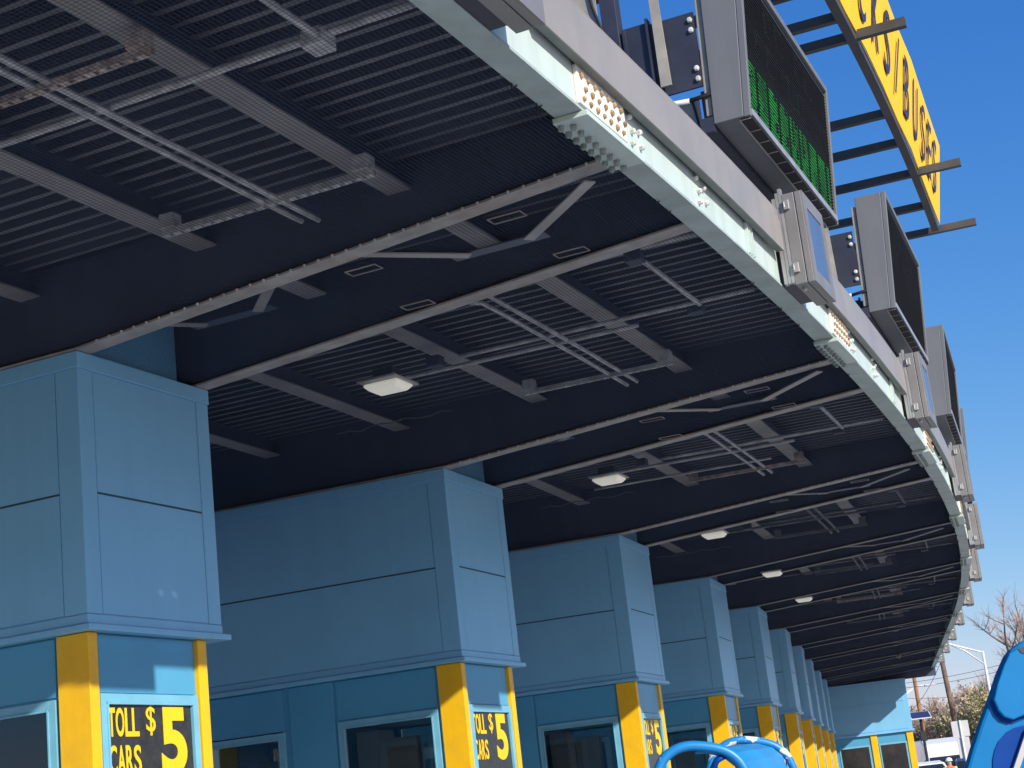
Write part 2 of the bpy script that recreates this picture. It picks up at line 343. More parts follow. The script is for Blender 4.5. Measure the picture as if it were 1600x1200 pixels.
for i, s in enumerate(ALLST):
    for off in (0.06, 1.40):
        if s + off > S_B - 0.2: continue
        wf = 0.15 if i < 5 else 0.11
        g1 = MB().dbar(s + off, 0.014, DL, lambda d: soffit(d) + 0.014, DECK - 0.072).build('girder', 'web', **K)
        fl = MB().dbar(s + off, wf, DL, soffit, lambda d: soffit(d) + 0.014).build('flange', 'flange' if i < 5 else 'farflange', parent=g1, local=OC)
    if s < S_B - 2:
        MB().cbox(s + 0.14, s + 1.2, -0.10, -0.07, EYE + 3.28, DECK - 0.075).build('diaphragm', 'clad', **K)
for d in (2.5, 1.05, -0.42, -1.9, -3.4, -4.9, -6.4, -7.8):
    p = MB().cbox(S_A, S_B - 0.1, d - 0.006, d + 0.006, EYE + 3.752, DECK - 0.073).build('purlin', 'web', **K)
    MB().cbox(S_A, S_B - 0.1, d - 0.085, d + 0.085, EYE + 3.738, EYE + 3.752).build('flange', 'purlin', parent=p, local=OC)
# edge beam: channel with toe inwards
fb = MB().cbox(S_A, S_B, 4.015, 4.035, EYE + 3.565, DECK + 0.0).build('edge_beam', 'mint', **K)
MB().cbox(S_A, S_B, 3.885, 4.045, EYE + 3.548, EYE + 3.566).build('bottom_flange', 'mintdark', parent=fb, local=OC)
MB().cbox(S_A, S_B, BACK - 0.1, BACK - 0.05, EYE + 3.2, DECK + 0.15).build('edge_beam', 'mint', **K)
MB().cbox(S_B + 0.01, S_B + 0.05, BACK, 4.03, EYE + 3.25, DECK + 0.1).build('end_beam', 'web', **K)
for s in ALLST:
    a, b = s - 1.35, min(s + 3.0, S_B)
    gt = MB().cbox(a, b, 4.112, 4.12, EYE + 3.79, EYE + 4.03)
    gt.cbox(a, b, 4.002, 4.111, EYE + 4.118, EYE + 4.125); gt.cbox(a, b, 4.105, 4.111, EYE + 4.0, EYE + 4.117)
    go = gt.build('gutter', 'gutter', **K)
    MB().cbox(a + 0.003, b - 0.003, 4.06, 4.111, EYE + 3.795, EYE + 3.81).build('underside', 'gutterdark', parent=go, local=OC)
# bolted splices on the edge beam, one by every booth
for i, s in enumerate(ALLST[1:]):
    if s > S_B - 0.5: continue
    pl = MB().cbox(s - 0.78, s - 0.09, 4.036, 4.058, EYE + 3.575, EYE + 3.80, 0.35).build('splice_plate', 'plate', bevel=0.003, **K)
    bo = MB(); bg = MB()
    for r in range(3):
        for c in range(7):
            ss = s - 0.73 + c * 0.095 + (0.04 if r % 2 else 0); zz = EYE + 3.61 + r * 0.068
            nrm = W(ss, 5, 0) - W(ss, 4, 0)
            if ss < s - 0.11: bo.dome(W(ss, 4.059, zz), nrm, 0.0145 + 0.002 * ((r * 7 + c) % 3), 0.016)
    for ss, zz in ((0.02, .78), (0.05, .70), (0.03, .62), (0.16, .73), (0.17, .64), (1.16, .78), (1.2, .70), (1.18, .62), (1.3, .75), (1.33, .66)):
        nrm = W(s + ss, 5, 0) - W(s + ss, 4, 0); bg.dome(W(s + ss, 4.036, EYE + 3 + zz), nrm, 0.019, 0.028)
    bo.build('bolts', 'bolt', parent=pl, local=OC); bg.build('bolts', 'boltgrey', parent=pl, local=OC)
    bp = MB().cbox(s - 0.74, s + 0.10, 3.87, 4.075, EYE + 3.513, EYE + 3.545, 0.4).build('splice_plate', 'mint', bevel=0.003, **K)
    bb = MB()
    for c in range(8):
        for dd in (3.895, 3.955):
            bb.dome(W(s - 0.69 + c * 0.104 + (0.03 if dd > 3.93 else 0), dd, EYE + 3.512), (0, 0, -1), 0.02, 0.03)
    bb.build('bolts', 'nut', parent=bp, local=OC)
    for k in (2.22, 2.27, 2.33): MB().cbox(s + k, s + k + 0.018, 4.036, 4.06, EYE + 3.57, EYE + 3.80).build('stiffener', 'mint', **K)
    rr = random.Random(i)
    for k in range(5 if i < 5 else 0):
        ss = s + 0.3 + rr.random() * 5; dr = MB()
        dr.tube([W(ss, 3.888, EYE + 3.547), W(ss + 0.02, 3.885 - 0.01, EYE + 3.547 - 0.02 - 0.02 * rr.random()), W(ss + 0.04, 3.90, EYE + 3.546)], 0.004, 5)
        dr.build('net_clip', 'black', **K)
# netting slung under the steel
seg = [S_A + 0.2 + i * 0.5 for i in range(int((S_B - S_A - 0.4) / 0.5) + 1)]
dd = [BACK + 0.1, -6, -4, -2, -1, 0, 0.5, 1, 1.5, 2, 2.5, 3, 3.5, 3.9]
for lay in range(2):
  nb = MB(); nb.uv = []
  for s in seg:
    for d in dd:
        sag = 0.012 * sin(s * 2.1 + d) * sin(d * 1.7)
        nb.v.append(W(s, d, soffit(d) + 0.03 + sag + lay * 0.004)); nb.uv.append((s, d))
  nd = len(dd)
  for i in range(len(seg) - 1):
    for j in range(nd - 1): nb.f.append((i * nd + j, i * nd + j + 1, (i + 1) * nd + j + 1, (i + 1) * nd + j))
  nb.build('netting', 'net', recalc=False, **K)
cl = MB()
for s in (0.06, 5.56, 11.2):
    for k in range(36):
        d = 0.2 + k * 0.102
        cl.box((-0.005, -0.006, -0.006), (0.005, 0.006, 0.008), T=lambda x, y, z, s=s, d=d: W(s - 0.095 + x, d + y, soffit(d) + z))
cl.build('flange_net_clips', 'galv', **K)  # net clips along the girder flanges, merged into one mesh
# pipes, struts and braces bay by bay
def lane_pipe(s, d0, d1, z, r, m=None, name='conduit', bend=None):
    m = m or ('galv' if s < 11 else 'darkpipe')
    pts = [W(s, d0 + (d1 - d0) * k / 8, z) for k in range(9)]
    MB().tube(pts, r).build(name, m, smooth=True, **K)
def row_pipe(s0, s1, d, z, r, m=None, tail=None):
    m = m or ('galv' if s0 < 10 else 'darkpipe')
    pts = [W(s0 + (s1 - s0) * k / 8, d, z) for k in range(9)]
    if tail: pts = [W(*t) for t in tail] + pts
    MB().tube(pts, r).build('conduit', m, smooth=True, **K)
def strut(s, d0, d1, z, m='galv'):
    w, h = 0.038, 0.04; o = MB()
    o.dbar(s - w / 2, 0.006, [d0, d1], z, z + h); o.dbar(s + w / 2, 0.006, [d0, d1], z, z + h)
    k = d0
    while k < d1 - 0.03:
        o.box((-w / 2 + 0.003, 0, 0), (w / 2 - 0.003, 0.045, 0.005), T=lambda x, y, zz, k=k: W(s + x, k + y, z + zz)); k += 0.075
    for d in (d0 + 0.05, d1 - 0.07):
        o.box((-0.045, -0.05, 0.041), (0.045, 0.05, 0.13), T=lambda x, y, zz, d=d: W(s + x, d + y, z + zz))
    o.build('strut_channel', m, **K)
Z = EYE + 3.6
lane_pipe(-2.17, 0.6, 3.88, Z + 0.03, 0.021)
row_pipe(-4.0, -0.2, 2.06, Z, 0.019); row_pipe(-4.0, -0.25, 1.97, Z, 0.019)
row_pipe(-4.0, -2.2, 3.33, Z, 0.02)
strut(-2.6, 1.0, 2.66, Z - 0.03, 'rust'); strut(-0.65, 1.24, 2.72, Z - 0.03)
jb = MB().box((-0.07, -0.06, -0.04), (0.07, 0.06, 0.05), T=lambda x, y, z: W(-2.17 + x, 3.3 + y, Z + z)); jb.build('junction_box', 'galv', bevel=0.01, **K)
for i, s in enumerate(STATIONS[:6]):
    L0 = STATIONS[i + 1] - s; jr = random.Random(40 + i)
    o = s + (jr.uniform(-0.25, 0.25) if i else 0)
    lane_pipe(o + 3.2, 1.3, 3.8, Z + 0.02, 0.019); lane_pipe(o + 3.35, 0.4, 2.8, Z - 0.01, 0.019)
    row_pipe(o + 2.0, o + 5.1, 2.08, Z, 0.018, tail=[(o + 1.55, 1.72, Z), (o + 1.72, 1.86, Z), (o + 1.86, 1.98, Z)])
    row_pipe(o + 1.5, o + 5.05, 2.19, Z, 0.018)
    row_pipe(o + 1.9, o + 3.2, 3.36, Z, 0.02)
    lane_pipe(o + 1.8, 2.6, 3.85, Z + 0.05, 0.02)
    strut(o + 4.62, 1.27, 2.68, Z - 0.03, 'rust' if i % 3 == 1 else ('galv' if i < 2 else 'darkpipe'))
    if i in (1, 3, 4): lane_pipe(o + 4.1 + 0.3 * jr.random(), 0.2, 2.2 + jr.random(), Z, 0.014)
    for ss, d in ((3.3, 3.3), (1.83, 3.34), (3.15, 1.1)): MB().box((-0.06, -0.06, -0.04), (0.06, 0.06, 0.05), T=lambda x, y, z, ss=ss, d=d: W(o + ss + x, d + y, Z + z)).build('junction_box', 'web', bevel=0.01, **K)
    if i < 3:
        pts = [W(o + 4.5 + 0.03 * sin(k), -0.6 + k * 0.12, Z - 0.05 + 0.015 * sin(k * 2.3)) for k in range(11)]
        MB().tube(pts, 0.006, 5).build('cable', 'darkpipe', **K)
zb = EYE + 3.47
for i, s in enumerate(ALLST[1:-1]):
    for d0, d1, d2 in ((3.72, 2.85, 2.15), (1.55, 0.8, 0.2)):
        MB().bar(W(s + 0.12, d0, zb + .03), W(s + 0.68, d1 + .2, zb), 0.075, 0.01).build('brace', 'purlin' if i < 3 else 'farflange', **K)
        MB().bar(W(s + 0.68, d1 - 0.22, zb - .004), W(s + 0.16, d2, zb - .02), 0.07, 0.01).build('brace', 'purlin' if i < 3 else 'farflange', **K)
        MB().bar(W(s + 0.70, d1 + 0.32, zb + 0.012), W(s + 0.70, d1 - 0.35, zb + 0.012), 0.11, 0.01).build('brace_plate', 'web', **K)
    for ss, d in ((1.13, 3.15), (0.27, 3.10), (0.30, 2.06), (1.15, 1.98)):
        z = soffit(d) - 0.015
        q = [W(s + ss - 0.05, d - 0.11, z), W(s + ss + 0.05, d - 0.11, z), W(s + ss + 0.05, d + 0.11, z), W(s + ss - 0.05, d + 0.11, z)]
        if i < 4: MB().tube(q + [q[0]], 0.005, 5).build('net_frame', 'flange', **K)

# ------------------------------------------------------------------ toll booths (local x along the row, y inwards, z up)
def make_booth():
    root = empty('toll_booth', (0, 0, 0), 'x', 'toll booth', 'toll booths in a row under the canopy')
    D = 5.4; z0, z1 = 3.13, 4.965
    bx = MB(); e = 0.012
    bx.box((e, e, z0 + 0.02), (1.47 - e, D - e, z1 - 0.02))
    sm = 4.02
    for lo, hi in ((z0 + 0.09, sm - 0.008), (sm + 0.008, z1 - 0.115)):       # panels either side of the seam
        bx.box((0.16, 0.004, lo), (1.315, 0.1, hi)); bx.box((0.004, 0.195, lo), (0.1, D - 0.2, hi)); bx.box((1.37, 0.195, lo), (1.466, D - 0.2, hi)); bx.box((0.16, D - 0.1, lo), (1.315, D - 0.004, hi))
    bxo = bx.build('cladding_box', 'clad', root)
    sj = MB().box((0.155, 0.007, sm - 0.0075), (1.32, 0.011, sm + 0.0075)); sj.box((0.007, 0.19, sm - 0.0075), (0.011, D - 0.19, sm + 0.0075)); sj.box((1.459, 0.19, sm - 0.0075), (1.463, D - 0.19, sm + 0.0075))
    sj.build('seam_joint', 'seam', bxo)
    for x0, x1 in ((0.0, 0.152), (1.323, 1.47)):
        for y0, y1 in ((0.0, 0.187), (D - 0.19, D)):
            MB().box((x0, y0, z0 + 0.085), (x1, y1, z1 - 0.112)).build('corner_trim', 'clad', root, bevel=0.004)
    cp = MB().box((-0.008, -0.008, z1 - 0.11), (1.478, D + 0.008, z1)); cp.build('top_band', 'clad', root, bevel=0.004)
    lg = MB().box((-0.004, -0.004, z0 + 0.02), (1.474, D + 0.004, z0 + 0.083)); lg.box((-0.03, -0.035, z0 - 0.025), (1.535, D + 0.035, z0 + 0.017)); lg.build('drip_ledge', 'clad', root, bevel=0.006)
    # body
    x0, x1, y0, y1 = 0.075, 1.29, 0.075, D - 0.3
    top = z0 - 0.027
    # hollow cab: base, header and solid piers between the window openings
    bd = MB().box((x0, y0, 0.15), (x1, y1, 1.10)); bd.box((x0, y0, 2.70), (x1, y1, top))
    for ya, yb in ((y0, 0.36), (1.37, 2.02), (2.89, 3.03), (4.47, y1)): bd.box((x0, ya, 1.101), (x1, yb, 2.699))
    bd.box((x1 - 0.06, 3.031, 1.101), (x1, 4.469, 2.699))
    bd.box((x0 - 0.012, 0.33, 2.72), (x0 - 0.001, 1.40, top - 0.01)); bd.box((x0 - 0.012, 1.99, 2.69), (x0 - 0.001, 2.92, top - 0.01)); bd.box((x0 - 0.012, 2.95, 2.69), (x0 - 0.001, 4.6, top - 0.01))
    bd.box((x0 - 0.018, 1.43, 0.16), (x0 - 0.001, 1.92, top - 0.004))
    bd.box((x0 - 0.010, 0.33, 0.16), (x0 - 0.001, 1.40, 1.08))
    bd.box((0.165, y0 - 0.012, 2.72), (1.18, y0 - 0.001, top - 0.01)); bd.box((0.165, y0 - 0.012, 0.16), (1.18, y0 - 0.001, 1.3))
    bd.box((x1 + 0.001, 0.35, 2.72), (x1 + 0.012, 1.40, top - 0.01)); bd.box((x1 + 0.001, 1.43, 0.16), (x1 + 0.018, 1.92, top - 0.004))
    bd.build('booth_body', 'body', root, bevel=0.003)
    for xa, xb, ya, yb in ((0.038, 0.132, 0.038, 0.295), (1.215, 1.318, 0.038, 0.295), (0.038, 0.132, y1 - 0.2, y1 + 0.05), (1.215, 1.318, y1 - 0.2, y1 + 0.05)):
        MB().box((xa, ya, 0.15), (xb, yb, top - 0.002)).build('corner_post', 'yellow', root, bevel=0.004)
    MB().box((x0 + 0.05, 0.40, 2.655), (x1 - 0.05, 1.35, 2.69)).build('ceiling_panel', 'signback', root)
    MB().box((x0 + 0.12, 2.1, 2.655), (x1 - 0.12, 2.8, 2.69)).build('ceiling_panel', 'signback', root)
    ct = MB().box((0.45, 0.38, 1.15), (1.2, 0.62, 1.22)); ct.build('counter', 'signback', root, bevel=0.01)
    mo = MB().box((0.24, 0.66, 1.75), (0.34, 0.98, 2.50)); mo.box((0.27, 0.78, 1.12), (0.31, 0.86, 1.75)); mo.build('notice_stand', 'cream', root, bevel=0.01)
    MB().box((0.30, 1.10, 1.12), (0.62, 1.34, 2.60)).build('equipment_locker', 'cream', root, bevel=0.01)
    MB().box((0.30, 2.45, 1.12), (0.7, 2.86, 2.45)).build('equipment_locker', 'cream', root, bevel=0.01)
    mg = MB().box((0.134, 0.06, 0.2), (0.150, 0.075, top)); mg.build('rubber_gasket', 'black', root)
    def window(nm, axis, fixed, a0, a1, zb0, zt, gl='cabglass', sgn=-1):
        f = MB(); t = 0.055; g0 = 0.026
        def bb(A0, A1, Z0, Z1, p0, p1):
            lo, hi = sorted((fixed + sgn * p0, fixed + sgn * p1))
            return ((lo, A0, Z0), (hi, A1, Z1)) if axis == 'x' else ((A0, lo, Z0), (A1, hi, Z1))
        f.box(*bb(a0, a0 + t, zb0, zt, 0.001, g0)); f.box(*bb(a1 - t, a1, zb0, zt, 0.001, g0))
        f.box(*bb(a0 + t, a1 - t, zt - t, zt, 0.001, g0)); f.box(*bb(a0 + t, a1 - t, zb0, zb0 + t, 0.001, g0))
        f.box(*bb(a0 + t, a0 + t + 0.016, zb0 + t, zt - t, 0.001, g0 + 0.008)); f.box(*bb(a1 - t - 0.016, a1 - t, zb0 + t, zt - t, 0.001, g0 + 0.008)); f.box(*bb(a0 + t, a1 - t, zt - t - 0.016, zt - t, 0.001, g0 + 0.009))
        fo = f.build(nm, 'frame', root, bevel=0.003)
        MB().box(*bb(a0 + t + 0.017, a1 - t - 0.017, zb0 + t + 0.001, zt - t - 0.017, 0.002, 0.008)).build('pane', gl, fo)
        return fo
    window('window', 'x', x0, 0.33, 1.40, 1.1, 2.705); window('window', 'x', x0, 1.99, 2.92, 1.1, 2.68); window('window', 'x', x0, 3.0, 4.5, 1.1, 2.68)
    window('window', 'x', x1, 0.35, 1.40, 1.1, 2.705, sgn=1); window('window', 'x', x1, 1.99, 2.92, 1.1, 2.68, sgn=1)
    ts = window('toll_sign', 'y', y0, 0.155, 1.20, 1.32, 2.715, 'signglass')
    lt = MB(); yy = y0 - 0.011
    def put(ch, x, z, w, h, wt=0.0):
        vs, fs = text_geo(ch, w, h, wt); lt.add([(x + v[0], yy - v[2] * 0.15, z + v[1]) for v in vs], fs)
    for k, ch in enumerate('TOLL'): put(ch, 0.232 + (0, .078, .172, .245)[k], 2.44, 0.072 if ch != 'O' else 0.085, 0.185, 0.020)
    for k, ch in enumerate('CARS'): put(ch, 0.232 + k * 0.083, 2.20, 0.074, 0.185, 0.020)
    put('$', 0.625, 2.445, 0.10, 0.195, 0.006)
    put('5', 0.775, 2.19, 0.285, 0.445, 0.035)
    lt.build('lettering', 'lettery', ts, recalc=True)
    return root
ORD = ['first', 'second', 'third', 'fourth', 'fifth', 'sixth', 'seventh', 'eighth', 'ninth', 'tenth', 'eleventh', 'twelfth']
booth = make_booth()
for i, s in enumerate(STATIONS):
    b = booth if i == 0 else copy_tree(booth)
    b.location = W(s, 0, 0); b.rotation_euler = (0, 0, row_rot(s + 0.7))
    b['label'] = ['largest, nearest blue toll booth, cut off by the left side of the photo',
                  'second nearest blue toll booth, its long side with two dark windows in full view'][i] if i < 2 else \
                 ('last and smallest toll booth in the row, right before the blue end building' if i == 9 else f'{ORD[i]} blue toll booth along the row, counted from the near end')

# end building
def end_building():
    s = SEND; T = lambda x, y, z: W(s, 0, 0) + Matrix.Rotation(row_rot(s), 3, 'Z') @ Vector((x, y, z))
    loc = W(s, 0, 0)
    root = empty('end_building', loc, 'wide blue building closing the far end of the toll booth row, half in sunlight', 'building', rz=row_rot(s))
    y0, y1 = -2.80, 12.0
    z0, z1 = 3.02, 4.95
    b = MB().box((0.02, y0 + 0.02, z0), (7.98, y1, z1 - 0.02)); sm = 4.12
    for lo, hi in ((z0 + 0.06, sm - 0.012), (sm + 0.012, z1 - 0.12)):
        b.box((0.0, y0 + 0.16, lo), (0.1, y1 - 0.1, hi)); b.box((0.2, y0, lo), (7.9, y0 + 0.1, hi))
    b.build('wall', 'clad', root)
    t = MB().box((-0.02, y0 - 0.02, z1 - 0.11), (8.0, y1 + 0.02, z1)); t.box((-0.05, y0 - 0.05, z0 - 0.05), (8.0, y1 + 0.05, z0 + 0.03)); t.build('trim_band', 'clad', root, bevel=0.006)
    b = MB().box((0.08, y0 + 0.08, 0), (7.9, y1 - 0.1, z0 - 0.055)); b.build('lower_wall', 'body', root)
    for ya, yb in ((y0 + 0.03, y0 + 0.27), (-1.42, -1.18)):
        MB().box((0.03, ya, 0), (0.30, yb, z0 - 0.06)).build('corner_post', 'yellow', root, bevel=0.005)
    for ya, yb in ((y0 + 0.30, -1.45), (-1.12, 0.05)):
        f = MB().box((0.055, ya, 0.9), (0.078, yb, 2.62)).build('window', 'frame', root, bevel=0.003)
        MB().box((0.045, ya + 0.06, 0.96), (0.053, yb - 0.06, 2.56)).build('pane', 'glass', f)
    return root
end_building()

# ------------------------------------------------------------------ lane message signs, local x along the row, y inwards (-y faces traffic)
def make_sign(lit):
    LN = 2.78; H = 1.24; yf = -4.23; yb = -3.995; zb = EYE + 4.48
    root = empty('message_sign', (0, 0, 0), 'x', 'electronic sign', 'electronic message signs on the canopy edge')
    T = lambda x, y, z: Vector((x, y - (0.10 if y < -4.1 else 0.045) * (z - zb) / H, z))
    h = MB(); h.box((0, yf + 0.02, zb), (LN, yb, zb + H), T); 
    h.build('housing', 'housing', root, bevel=0.006)
    rim = MB(); w = 0.045
    rim.box((0, yf - 0.03, zb - 0.002), (w, yf + 0.018, zb + H), T); rim.box((LN - w, yf - 0.03, zb - 0.002), (LN, yf + 0.018, zb + H), T); rim.box((w + .001, yf - 0.03, zb + H - 0.05), (LN - w - .001, yf + 0.018, zb + H), T)
    rim.build('face_rim', 'housing', root, bevel=0.004)
    lip = MB().box((w + 0.002, yf - 0.035, zb + 0.015), (LN - w - 0.002, yf + 0.018, zb + 0.062), T); lip.box((0.03, yf + 0.052, zb - 0.016), (LN - 0.03, yf + 0.060, zb - 0.001), T)
    slot = MB().box((0.03, yf - 0.028, zb - 0.008), (LN - 0.03, yf + 0.051, zb - 0.002), T); slot.build('dark_slot_strip', 'black', root)  # black strip paints in the darkness of the open slot
    for k in range(12): lip.box((0.03 + k * 0.245, yf - 0.024, zb - 0.014), (0.037 + k * 0.245, yf + 0.05, zb - 0.009), T)
    lip.build('bottom_lip', 'alu', root)
    pn = MB().box((w + 0.002, yf - 0.004, zb + 0.065), (LN - w - 0.002, yf + 0.017, zb + H - 0.052), T)
    po = pn.build('display_panel', 'ledpanel', root)
    lv = MB(); pch = 0.028
    for k in range(int((H - 0.13) / pch)):
        z = zb + 0.075 + k * pch
        lv.box((w + 0.004, yf - 0.013, z), (LN - w - 0.004, yf - 0.0045, z + 0.004), T)
    lv.build('louvre', 'black', po)
    led = MB(); dim = MB(); rr = random.Random(3)
    px = 0.0225
    def dot(mb, x, z): mb.add([(x, yf - 0.0060, z), (x + 0.017, yf - 0.0060, z), (x + 0.017, yf - 0.0060, z + 0.017), (x, yf - 0.0060, z + 0.017)], [(0, 1, 2, 3)], T)
    ncol = int((LN - 0.16) / px)
    for c in range(ncol):
        cell = c % 14; blk = c // 14
        for r in range(14):
            z = zb + 0.09 + r * pch + 0.009
            gap = cell >= 11 or (blk in (2, 3, 4) and cell in (7, 8, 9) and (r % 9) in (3, 4, 5)) or (blk in (4, 5) and cell in (3, 4) and r > 5)
            if lit and not gap and rr.random() > 0.05: dot(led, 0.07 + c * px, z)
        for row0 in (18, 29):
            for r in range(8):
                if (blk + row0) % 3 == 0 or cell > 10: continue
                if cell in (0, 1, 2) or r in (0, 7) or (cell + r) % 9 == 4:
                    if rr.random() > 0.35: dot(dim, 0.07 + c * px, zb + 0.09 + (row0 + r) * pch + 0.009)
    if lit: led.build('lit_pixels', 'ledgreen', po, recalc=False)
    dim.build('faint_pixels', 'leddim', po, recalc=False)
    for xx in (0.02, LN - 0.10):
        MB().bar((xx + 0.04, yb + 0.028, zb + 0.08), (xx + 0.04, yb + 0.028 - 0.042, zb + 1.15), 0.07, 0.045, up=(0, 1, 0)).build('mounting_channel', 'tan', root, bevel=0.004)
        bp = MB().box((xx + 0.01, -3.955, EYE + 4.80), (xx + 0.03, -3.55, EYE + 5.38))
        bp.box((xx - 0.02, -3.62, EYE + 3.9), (xx + 0.06, -3.60, EYE + 5.42)); bp.box((xx + 0.012, -3.599, EYE + 4.2), (xx + 0.028, -3.38, EYE + 5.40)); bp.box((xx - 0.02, -3.44, EYE + 4.0), (xx + 0.0115, -3.42, EYE + 5.38))
        bo = bp.build('bracket_plate', 'navy', root)
        nuts = MB()
        for zz in (4.86, 4.94, 5.24, 5.32): nuts.dome((xx + 0.009, -3.925, EYE + zz), (-1, 0, 0), 0.022, 0.02)
        nuts.build('bolts', 'boltgrey', bo)
        an = MB(); an.quadstrip([[(xx - 0.045, -3.66, EYE + 4.85), (xx - 0.03, -3.66, EYE + 4.85), (xx - 0.03, -3.74, EYE + 4.85), (xx - 0.045, -3.74, EYE + 4.85)],
                                 [(xx - 0.045, -3.66, EYE + 6.0), (xx - 0.03, -3.66, EYE + 6.0), (xx - 0.03, -3.72, EYE + 6.0), (xx - 0.045, -3.72, EYE + 6.0)]]); an.build('angle_post', 'tan', root)
        MB().box((xx - 0.03, -3.40, DECK + 0.12), (xx + 0.09, -3.28, EYE + 5.95)).build('post', 'navy', root, bevel=0.004)
        MB().box((xx - 0.05, -3.26, DECK + 0.12), (xx - 0.03, -3.08, EYE + 5.9)).build('post', 'tan', root)
        MB().tube([(xx - 0.06, -3.2, EYE + 5.9), (xx - 0.065, -3.24, EYE + 5.6), (xx - 0.055, -3.36, EYE + 5.1), (xx - 0.05, -3.42, EYE + 4.7)], 0.011, 6).build('cable', 'black', root, smooth=True)
    bt = MB().tube([(-0.05, -3.6, EYE + 4.70), (-0.02, -3.85, EYE + 4.69)], 0.02, 8); bt.build('conduit', 'lampwhite', root, smooth=True)
    MB().tube([(-0.02, -3.85, EYE + 4.69), (0.02, -4.0, EYE + 4.72), (0.03, -4.03, EYE + 4.78)], 0.017, 8).build('cable', 'black', root, smooth=True)
    br = MB().box((0.0, yb + 0.002, zb - 0.05), (LN, yb + 0.10, zb + 0.06)); br.build('back_rail', 'navy', root)
    return root
sg_lit = make_sign(True); sg_dark = make_sign(False)
SGN = {-1: 'near grey message sign high on the canopy edge, cut off by the top of the photo'}
first_dark = True
SG = [-5.5] + STATIONS
for i, s in enumerate(SG):
    if i == 1: o = sg_lit
    elif first_dark: o = sg_dark; first_dark = False
    else: o = copy_tree(sg_dark)
    ss = s + 1.95
    o.location = W(ss, 0, 0); o.rotation_euler = (0, 0, row_rot(ss + 1.4))
    o['label'] = 'grey message sign nearest the camera, above the first cabinet at the top edge' if i == 0 else \
        'grey electronic message sign with a glowing green bottom row of lights' if i == 1 else \
        'switched off grey message sign right after the one lit green' if i == 2 else \
        ('farthest switched off message sign, at the distant end of the canopy edge' if i == len(SG) - 1 else f'switched off grey message sign, {ORD[i - 2]} one beyond the sign lit green')
# fix: first dark one must not be hidden behind another
# ------------------------------------------------------------------ lane signal cabinets on the edge beam
def make_cabinet():
    root = empty('signal_cabinet', (0, 0, 0), 'x', 'cabinet', 'aluminium signal cabinets on the canopy edge')
    z0, z1 = EYE + 3.53, EYE + 4.25; L = 0.68
    b = MB().box((0, -4.24, z0), (L, -4.15, z1)); b.box((0.0, -4.295, z0), (L, -4.247, z1)); b.box((0.015, -4.247, z0 + 0.01), (L - 0.015, -4.24, z1 - 0.01))
    b.build('cabinet_body', 'aludull', root, bevel=0.004)
    d = MB(); w = 0.11
    d.box((0.0, -4.305, z0), (w, -4.2955, z1)); d.box((L - w, -4.305, z0), (L, -4.2955, z1)); d.box((w, -4.305, z0), (L - w, -4.2955, z0 + w)); d.box((w, -4.305, z1 - w), (L - w, -4.2955, z1))
    do = d.build('door_frame', 'aludull', root)
    MB().box((w, -4.299, z0 + w), (L - w, -4.2956, z1 - w)).build('lens_pane', 'lensglass', do)
    for zz in (z0 + 0.09, z1 - 0.13):
        k = MB().box((-0.022, -4.20, zz), (-0.001, -4.155, zz + 0.075)); k.box((-0.03, -4.168, zz + 0.012), (-0.0225, -4.158, zz + 0.06)); k.build('latch', 'alu', root, bevel=0.003)
    MB().dome((0.12, -4.19, z0 - 0.001), (0, 0, -1), 0.02, 0.025, 10).build('drain_plug', 'alu', root)
    for y0, y1, xw, dz in ((-4.149, -4.125, 0.05, 0.05), (-4.122, -4.10, 0.035, 0.02), (-4.097, -4.07, 0.055, -0.02)):
        MB().box((0.0, y0, z0 + 0.02), (xw, y1, z1 + dz)).build('mounting_rail', 'alu', root)
    MB().box((0.06, -4.149, z0 + 0.025), (L - 0.06, -4.042, z1 - 0.1)).build('back_box', 'navy', root)
    return root
cab = make_cabinet()
for i, s in enumerate(SG):
    o = cab if i == 0 else copy_tree(cab)
    ss = s + 3.04; o.location = W(ss, 0, 0); o.rotation_euler = (0, 0, row_rot(ss + 0.3))
    o['label'] = 'signal cabinet cut off by the top of the photo, before the first bolted plate' if i == 0 else \
        'silver signal cabinet under the far end of the sign lit green' if i == 1 else \
        ('farthest silver cabinet, at the distant tip of the canopy edge' if i == len(SG) - 1 else f'silver signal cabinet on the canopy edge, {ORD[i - 2]} one beyond the sign lit green')

